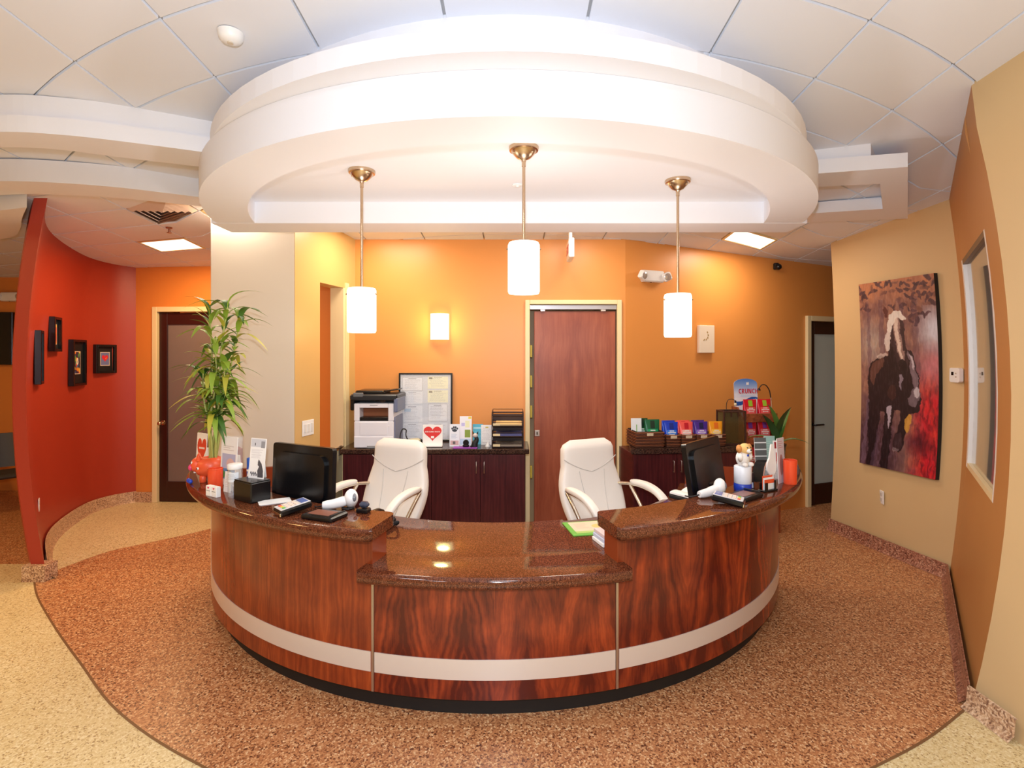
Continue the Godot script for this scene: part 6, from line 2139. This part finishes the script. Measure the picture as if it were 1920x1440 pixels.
func bamboo() -> void:
	var base := on_ring(-54.5, 2.305, LEDGE + 0.142) + Vector3(0.042, 0, 0)
	var t := thing("bamboo_plant", "tall leafy green bamboo plant at the left end of the desk", "plant", base)
	var meshes := [leaf_mesh(0.20, 0.017, 0.75, 0.1), leaf_mesh(0.16, 0.018, 0.5, -0.1), leaf_mesh(0.25, 0.018, 0.95, 0.05), leaf_mesh(0.14, 0.017, 0.3, 0.0), leaf_mesh(0.19, 0.021, 1.15, 0.15)]
	var mats := [M.leaf, M.leaf_yellow, M.leaf_dark, M.leaf]
	var r := RandomNumberGenerator.new()
	r.seed = 21
	# stems lean out of the pot: top offsets in x, height, depth
	var tops := [Vector3(-0.03, 0.94, -0.02), Vector3(0.10, 0.99, 0.0), Vector3(0.16, 0.92, -0.05), Vector3(0.04, 0.74, 0.04), Vector3(-0.03, 0.56, 0.05), Vector3(0.11, 0.60, 0.05), Vector3(0.03, 0.30, 0.03), Vector3(0.10, 0.42, 0.03)]
	for k in tops.size():
		var tp: Vector3 = tops[k]
		var foot := Vector3(-0.012 + 0.006 * k, -0.01, 0.012 * sin(k * 2.0))
		var pts := spline([foot, foot.lerp(tp, 0.35) + Vector3(0.02 * sin(k * 1.7), 0, 0.01), foot.lerp(tp, 0.7) + Vector3(0.015 * cos(k * 2.3), 0, 0), tp], 5)
		var rad := []
		for i in pts.size():
			rad.append(lerpf(0.0085, 0.004, i / float(pts.size() - 1)) * (1.0 if i % 3 else 1.2))
		var st := obj("stem", MB.new().tube(pts, rad, 8), M.stem, t)
		var cnt := int(12 + tp.y * 24)
		if k == 6:
			cnt = 26
		for i in cnt:
			var lo := 0.34 if k < 6 else 0.78
			var q := lerpf(lo, 1.0, i / float(cnt - 1))
			var f := q * (pts.size() - 1)
			var p: Vector3 = pts[int(f)].lerp(pts[mini(int(f) + 1, pts.size() - 1)], f - int(f))
			var lf := MeshInstance3D.new()
			lf.mesh = meshes[r.randi() % meshes.size()]
			lf.material_override = mats[r.randi() % mats.size()]
			lf.name = "leaf"
			st.add_child(lf, true)
			var yaw := r.randf() * TAU
			var pitch := r.randf_range(-0.5, 0.25) - 0.75 * pow(q, 4)
			if k >= 6:
				pitch = r.randf_range(-0.7, 0.1)
			lf.transform = Transform3D(Basis(Vector3.UP, yaw) * Basis(Vector3.RIGHT, pitch) * Basis.from_scale(Vector3.ONE * r.randf_range(0.8, 1.15)), p)

func desk_right() -> void:
	monitor("black monitor seen from its side, right of the white chairs", d3(1.235, WORK, 3.30), deg_to_rad(47), -0.16)
	card_terminal("card terminal with coloured keys in front of the right monitor", on_ring(34.4, 2.30, LEDGE), deg_to_rad(62))
	signature_pad("black signature pad beside the right card terminal", on_ring(39.6, 2.28, LEDGE), deg_to_rad(38))
	scanner("white barcode scanner beside the right monitor", on_ring(36.2, 2.165, LEDGE), deg_to_rad(20))
	var t := thing("paper_canister", "white canister with blue foot under the plush dog", "canister", on_ring(43.4, 2.20, LEDGE), 0.0)
	obj("can", MB.new().cyl(Vector3(0, 0.045, 0), 0.05, 0.105, 28, 0.004), mat(rgb(232, 236, 244), 0.4), t)
	obj("foot", MB.new().cyl(Vector3(0, 0, 0), 0.0505, 0.046, 28, 0.003), mat(rgb(30, 60, 170), 0.35), t, "deep blue foot")
	plush_dog(on_ring(43.4, 2.20, LEDGE + 0.15), deg_to_rad(25))
	var im := canvas(32, 52, rgb(40, 36, 40))
	disc(im, Vector2(15, 18), Vector2(8, 10), rgb(214, 170, 150))
	im.fill_rect(Rect2i(4, 32, 24, 18), rgb(190, 196, 220))
	card("photo_card", "small portrait photo card beside the white canister", "photo", on_ring(45.6, 2.215, LEDGE), deg_to_rad(15), 0.05, 0.095, im, -0.08)
	# curved black leaflet rack
	t = thing("leaflet_rack", "curved black leaflet rack with pale edge behind the photo card", "leaflet rack", on_ring(51.5, 2.18, LEDGE), deg_to_rad(-10))
	var g := []
	for i in 9:
		var q := i / 8.0
		var row := []
		for j in 5:
			row.append(Vector3(lerpf(-0.035, 0.035, j / 4.0) + 0.05 * q * q, 0.135 * sin(q * 1.5), -0.03 + 0.05 * cos(q * 1.5)))
		g.append(row)
	obj("shell", MB.new().slab(g, Vector3(0, -0.004, -0.004)), M.black, t)
	obj("edge", MB.new().tube([g[0][4], g[2][4], g[4][4], g[6][4], g[8][4]], 0.004, 6), mat(rgb(190, 140, 120), 0.4), t)
	# acrylic rack of grey and teal leaflets
	im = canvas(40, 120, rgb(86, 90, 90))
	for k in 5:
		im.fill_rect(Rect2i(0, 14 + k * 22, 40, 4), rgb(206, 210, 210))
	card("leaflet", "grey striped leaflet in front of the red pouches", "leaflet", on_ring(57.5, 2.17, LEDGE + 0.0), deg_to_rad(5), 0.085, 0.25, im, -0.1)
	im = canvas(36, 110, rgb(140, 178, 172))
	page_lines(im, Rect2i(6, 16, 24, 80), 12, rgb(180, 206, 200), 3)
	card("leaflet", "pale teal leaflet beside the grey striped leaflet", "leaflet", on_ring(59.8, 2.215, LEDGE), deg_to_rad(0), 0.075, 0.255, im, -0.08)
	t = thing("leaflet_holder", "clear acrylic holder in front of the grey and teal leaflets", "leaflet holder", on_ring(55.0, 2.225, LEDGE), deg_to_rad(8))
	obj("front_wall", MB.new().box(Vector3(0, 0.06, 0.03), Vector3(0.10, 0.12, 0.003)), M.clear, t)
	obj("side_wall", MB.new().box(Vector3(-0.05, 0.05, 0.005), Vector3(0.003, 0.10, 0.05)).box(Vector3(0.05, 0.05, 0.005), Vector3(0.003, 0.10, 0.05)), M.clear, t)
	obj("floor_plate", MB.new().box(Vector3(0, 0.002, 0.005), Vector3(0.10, 0.004, 0.05)), M.clear, t)
	# white sculpted leaflet, tall edge-on leaflet, red leaflet
	t = thing("hand_mirror", "white rounded hand mirror standing on the right counter", "mirror", on_ring(51.2, 2.27, LEDGE), deg_to_rad(18))
	obj("disc", MB.new().prism(ellipse(0.036, 0.06, 28), -0.006, 0.006, Transform3D(Basis.IDENTITY, Vector3(0, 0.11, 0))), M.white_plastic, t)
	obj("handle", MB.new().prism(PackedVector2Array([Vector2(-0.012, 0.0), Vector2(0.02, 0.0), Vector2(0.012, 0.06), Vector2(-0.012, 0.06)]), -0.006, 0.006), M.white_plastic, t)
	obj("stem", MB.new().prism(PackedVector2Array([Vector2(-0.02, 0.16), Vector2(0.022, 0.16), Vector2(0.012, 0.25), Vector2(-0.004, 0.25)]), -0.005, 0.005), M.white_plastic, t)
	im = canvas(40, 96, rgb(236, 232, 232))
	im.fill_rect(Rect2i(4, 4, 32, 16), rgb(150, 40, 50))
	im.fill_rect(Rect2i(8, 30, 24, 30), rgb(190, 60, 60))
	page_lines(im, Rect2i(6, 66, 28, 24), 6, rgb(150, 120, 120), 5)
	card("leaflet", "white and red leaflet behind the hand mirror", "leaflet", on_ring(56.0, 2.29, LEDGE), deg_to_rad(12), 0.08, 0.25, im, -0.08)
	im = canvas(40, 110, rgb(214, 208, 220))
	page_lines(im, Rect2i(6, 8, 28, 20), 4, rgb(200, 80, 90), 5)
	disc(im, Vector2(20, 66), Vector2(10, 26), rgb(176, 130, 130))
	card("leaflet", "tall pale leaflet standing behind the orange cup", "leaflet", on_ring(53.0, 2.32, LEDGE), deg_to_rad(40), 0.10, 0.285, im, -0.05)
	# business cards
	t = thing("card_holder", "black card holder with orange and white cards on the right counter", "card holder", on_ring(45.9, 2.31, LEDGE), deg_to_rad(28))
	obj("foot", MB.new().box(Vector3(0, 0.006, 0), Vector3(0.12, 0.012, 0.05), 0.003), M.black, t)
	obj("front_post", MB.new().box(Vector3(-0.038, 0.03, 0.018), Vector3(0.024, 0.05, 0.008), 0.002), M.black, t)
	obj("front_post", MB.new().box(Vector3(0.042, 0.035, 0.018), Vector3(0.012, 0.06, 0.008), 0.002), M.black, t)
	obj("back_rest", MB.new().box(Vector3(0, 0.03, -0.016), Vector3(0.11, 0.05, 0.006), 0.002), M.black, t)
	var bc := thing("business_cards", "orange and white business cards in the black holder", "cards", on_ring(45.9, 2.31, LEDGE + 0.0121), deg_to_rad(28))
	for k in 3:
		obj("card", MB.new().box(Vector3(0, 0.03 + 0.005 * k, 0.008 - 0.006 * k), Vector3(0.09, 0.06 + 0.01 * k, 0.003)), [M.paper, M.paper, M.coral][k], bc)
	obj("orange_header", MB.new().box(Vector3(0, 0.048, 0.0098), Vector3(0.09, 0.024, 0.001)), M.coral, bc)
	# orange cylinder
	t = thing("orange_cup", "tall glossy orange cup at the right end of the desk", "cup", on_ring(53.0, 2.365, LEDGE), 0.0)
	obj("wall", MB.new().lathe([Vector2(0, 0.0), Vector2(0.037, 0.0), Vector2(0.039, 0.005), Vector2(0.041, 0.148), Vector2(0.038, 0.15), Vector2(0.036, 0.01), Vector2(0, 0.01)], 30), M.coral_clear, t)
	obj("rim", MB.new().tube(circle_pts(0.0395, 0.15, 24), 0.0025, 6, true), M.coral_clear, t)
	t = thing("ink_jar", "small smoky jar right of the orange cup", "jar", on_ring(60.0, 2.36, LEDGE), 0.0)
	obj("jar", MB.new().cyl(Vector3.ZERO, 0.026, 0.075, 20, 0.006), mat(rgb(90, 96, 112), 0.15), t)
	obj("cap", MB.new().cyl(Vector3(0, 0.075, 0), 0.02, 0.022, 18, 0.003), mat(rgb(140, 144, 156), 0.3), t)
	# potted plant at the far right end
	t = thing("potted_plant", "broad dark leaves in a black pot at the right end of the desk", "potted plant", on_ring(70.0, 2.27, LEDGE), 0.0)
	obj("pot", MB.new().lathe([Vector2(0, 0), Vector2(0.042, 0), Vector2(0.056, 0.13), Vector2(0.06, 0.135), Vector2(0.06, 0.15), Vector2(0.05, 0.15), Vector2(0.048, 0.135), Vector2(0, 0.135)], 24), M.black, t)
	obj("pebbles", MB.new().lathe([Vector2(0.048, 0.134), Vector2(0.03, 0.144), Vector2(0, 0.148)], 16), mat(rgb(206, 198, 186), 0.8), t)
	var bl := [leaf_mesh(0.34, 0.034, 0.35, 0.05), leaf_mesh(0.24, 0.03, 0.6, -0.1)]
	var rr := RandomNumberGenerator.new()
	rr.seed = 31
	for k in 8:
		var lf := MeshInstance3D.new()
		lf.mesh = bl[k % 2]
		lf.material_override = M.leaf_dark if k % 3 else mat(rgb(34, 66, 30), 0.4)
		lf.name = "leaf"
		t.add_child(lf, true)
		lf.transform = Transform3D(Basis(Vector3.UP, k * 0.8 + 0.4) * Basis(Vector3.RIGHT, [-1.15, -0.3, -0.95, 0.0, -1.25, -0.4, -0.8, -0.2][k]), Vector3(0, 0.14, 0))
	# on the work surface
	t = thing("binder", "open white binder on the work surface behind the right monitor", "binder", d3(1.30, WORK, 3.86), deg_to_rad(35))
	obj("cover", MB.new().box(Vector3(0, 0.012, 0), Vector3(0.26, 0.024, 0.2), 0.004), M.black_matte, t)
	for s in [-1, 1]:
		var pgd := []
		for i in 5:
			var row := []
			for j in 7:
				var q := j / 6.0
				row.append(Vector3(s * q * 0.125, 0.03 + 0.02 * sin(q * PI * 0.8), lerpf(-0.095, 0.095, i / 4.0)))
			pgd.append(row)
		obj("page_block", MB.new().slab(pgd, Vector3(0, -0.012, 0)), M.paper, t)
	t = thing("pill_bottle", "white bottle with orange cap on the work surface", "bottle", d3(1.42, WORK, 4.17), 0.0)
	obj("body", MB.new().lathe([Vector2(0, 0), Vector2(0.028, 0), Vector2(0.03, 0.004), Vector2(0.03, 0.08), Vector2(0.022, 0.09), Vector2(0, 0.09)], 20), M.white_plastic, t)
	obj("cap", MB.new().cyl(Vector3(0, 0.088, 0), 0.024, 0.024, 20, 0.003), M.coral, t, "orange cap")
	t = thing("dropper_bottle", "tiny white dropper bottle beside the orange-capped bottle", "bottle", d3(1.50, WORK, 4.20), 0.0)
	obj("body", MB.new().cyl(Vector3.ZERO, 0.014, 0.055, 16, 0.003), M.white_plastic, t)
	obj("cap", MB.new().lathe([Vector2(0.016, 0.055), Vector2(0.02, 0.07), Vector2(0.016, 0.086), Vector2(0, 0.086)], 14), M.white_plastic, t)
	t = thing("paper_pile", "pink and white papers beside the right chair's arm", "papers", d3(1.12, WORK, 3.58), deg_to_rad(38))
	for k in 3:
		obj("sheet", MB.new().box(Vector3(0.012 * k, 0.003 + 0.004 * k, 0.01 * k), Vector3(0.1, 0.004, 0.24), 0.0, Transform3D(Basis(Vector3.UP, 0.12 * k), Vector3.ZERO)), [M.paper, mat(rgb(206, 110, 140), 0.6), M.paper][k], t)
	t = thing("green_folder", "pale folder with a bright green border on the low counter", "folder", d3(0.475, WORK, 3.17), deg_to_rad(10))
	obj("cover", MB.new().box(Vector3(0, 0.004, 0), Vector3(0.30, 0.008, 0.24), 0.002), mat(rgb(110, 180, 70), 0.5), t)
	im = canvas(60, 48, rgb(226, 206, 176))
	disc(im, Vector2(42, 22), Vector2(12, 10), rgb(216, 196, 120))
	im.fill_rect(Rect2i(0, 40, 60, 8), rgb(170, 200, 110))
	page_lines(im, Rect2i(6, 8, 24, 24), 6, rgb(190, 170, 150), 8)
	var pf := obj("print", MB.new().quad_plate(0.25, 0.2, 0.0), mat_img(im, 0.5), t)
	pf.transform = Transform3D(Basis(Vector3.RIGHT, -PI / 2), Vector3(0.005, 0.0085, -0.008))
	t = thing("notepad_stack", "small stack of white notepads against the right counter end", "notepads", d3(0.515, WORK, 2.93), deg_to_rad(16))
	for k in 3:
		obj("pad", MB.new().box(Vector3(0.008 * k, 0.01 + 0.02 * k, -0.006 * k), Vector3(0.1, 0.019, 0.14), 0.002), [M.paper, mat(rgb(200, 206, 226), 0.6), mat(rgb(226, 206, 206), 0.6)][k], t)

func ellipse(a: float, b: float, n: int) -> PackedVector2Array:
	var o := PackedVector2Array()
	for k in n:
		o.append(Vector2(cos(TAU * k / n) * a, sin(TAU * k / n) * b))
	return o

func plush_dog(at: Vector3, turn: float) -> void:
	var t := thing("plush_dog", "small white plush dog with tan ears sitting on the canister", "plush toy", at, turn)
	var wm := mat(rgb(238, 232, 226), 0.8)
	var tm := mat(rgb(206, 140, 76), 0.8)
	obj("body", MB.new().ball(Vector3(0, 0.045, 0), Vector3(0.042, 0.05, 0.038), 18, 12), wm, t)
	obj("head", MB.new().ball(Vector3(0.005, 0.105, 0.012), Vector3(0.036, 0.032, 0.034), 18, 12), mat(rgb(232, 190, 120), 0.8), t)
	obj("muzzle", MB.new().ball(Vector3(0.005, 0.096, 0.042), Vector3(0.018, 0.014, 0.016), 14, 8), wm, t)
	obj("nose", MB.new().ball(Vector3(0.005, 0.102, 0.057), Vector3(0.006, 0.005, 0.004), 10, 6), M.black, t)
	for s in [-1, 1]:
		obj("ear", MB.new().ball(Vector3(0.005 + s * 0.042, 0.105, 0.005), Vector3(0.014, 0.026, 0.018), 12, 8), tm, t)
		obj("eye", MB.new().ball(Vector3(0.005 + s * 0.013, 0.115, 0.042), Vector3.ONE * 0.004, 8, 6), M.black, t)
		obj("paw", MB.new().ball(Vector3(s * 0.024, 0.014, 0.036), Vector3(0.016, 0.014, 0.022), 12, 8), wm, t)
		obj("arm", MB.new().ball(Vector3(s * 0.04, 0.055, 0.018), Vector3(0.013, 0.028, 0.015), 12, 8), wm, t)
	obj("collar_tag", MB.new().ball(Vector3(0.004, 0.068, 0.036), Vector3(0.008, 0.008, 0.003), 10, 6), M.blue, t)
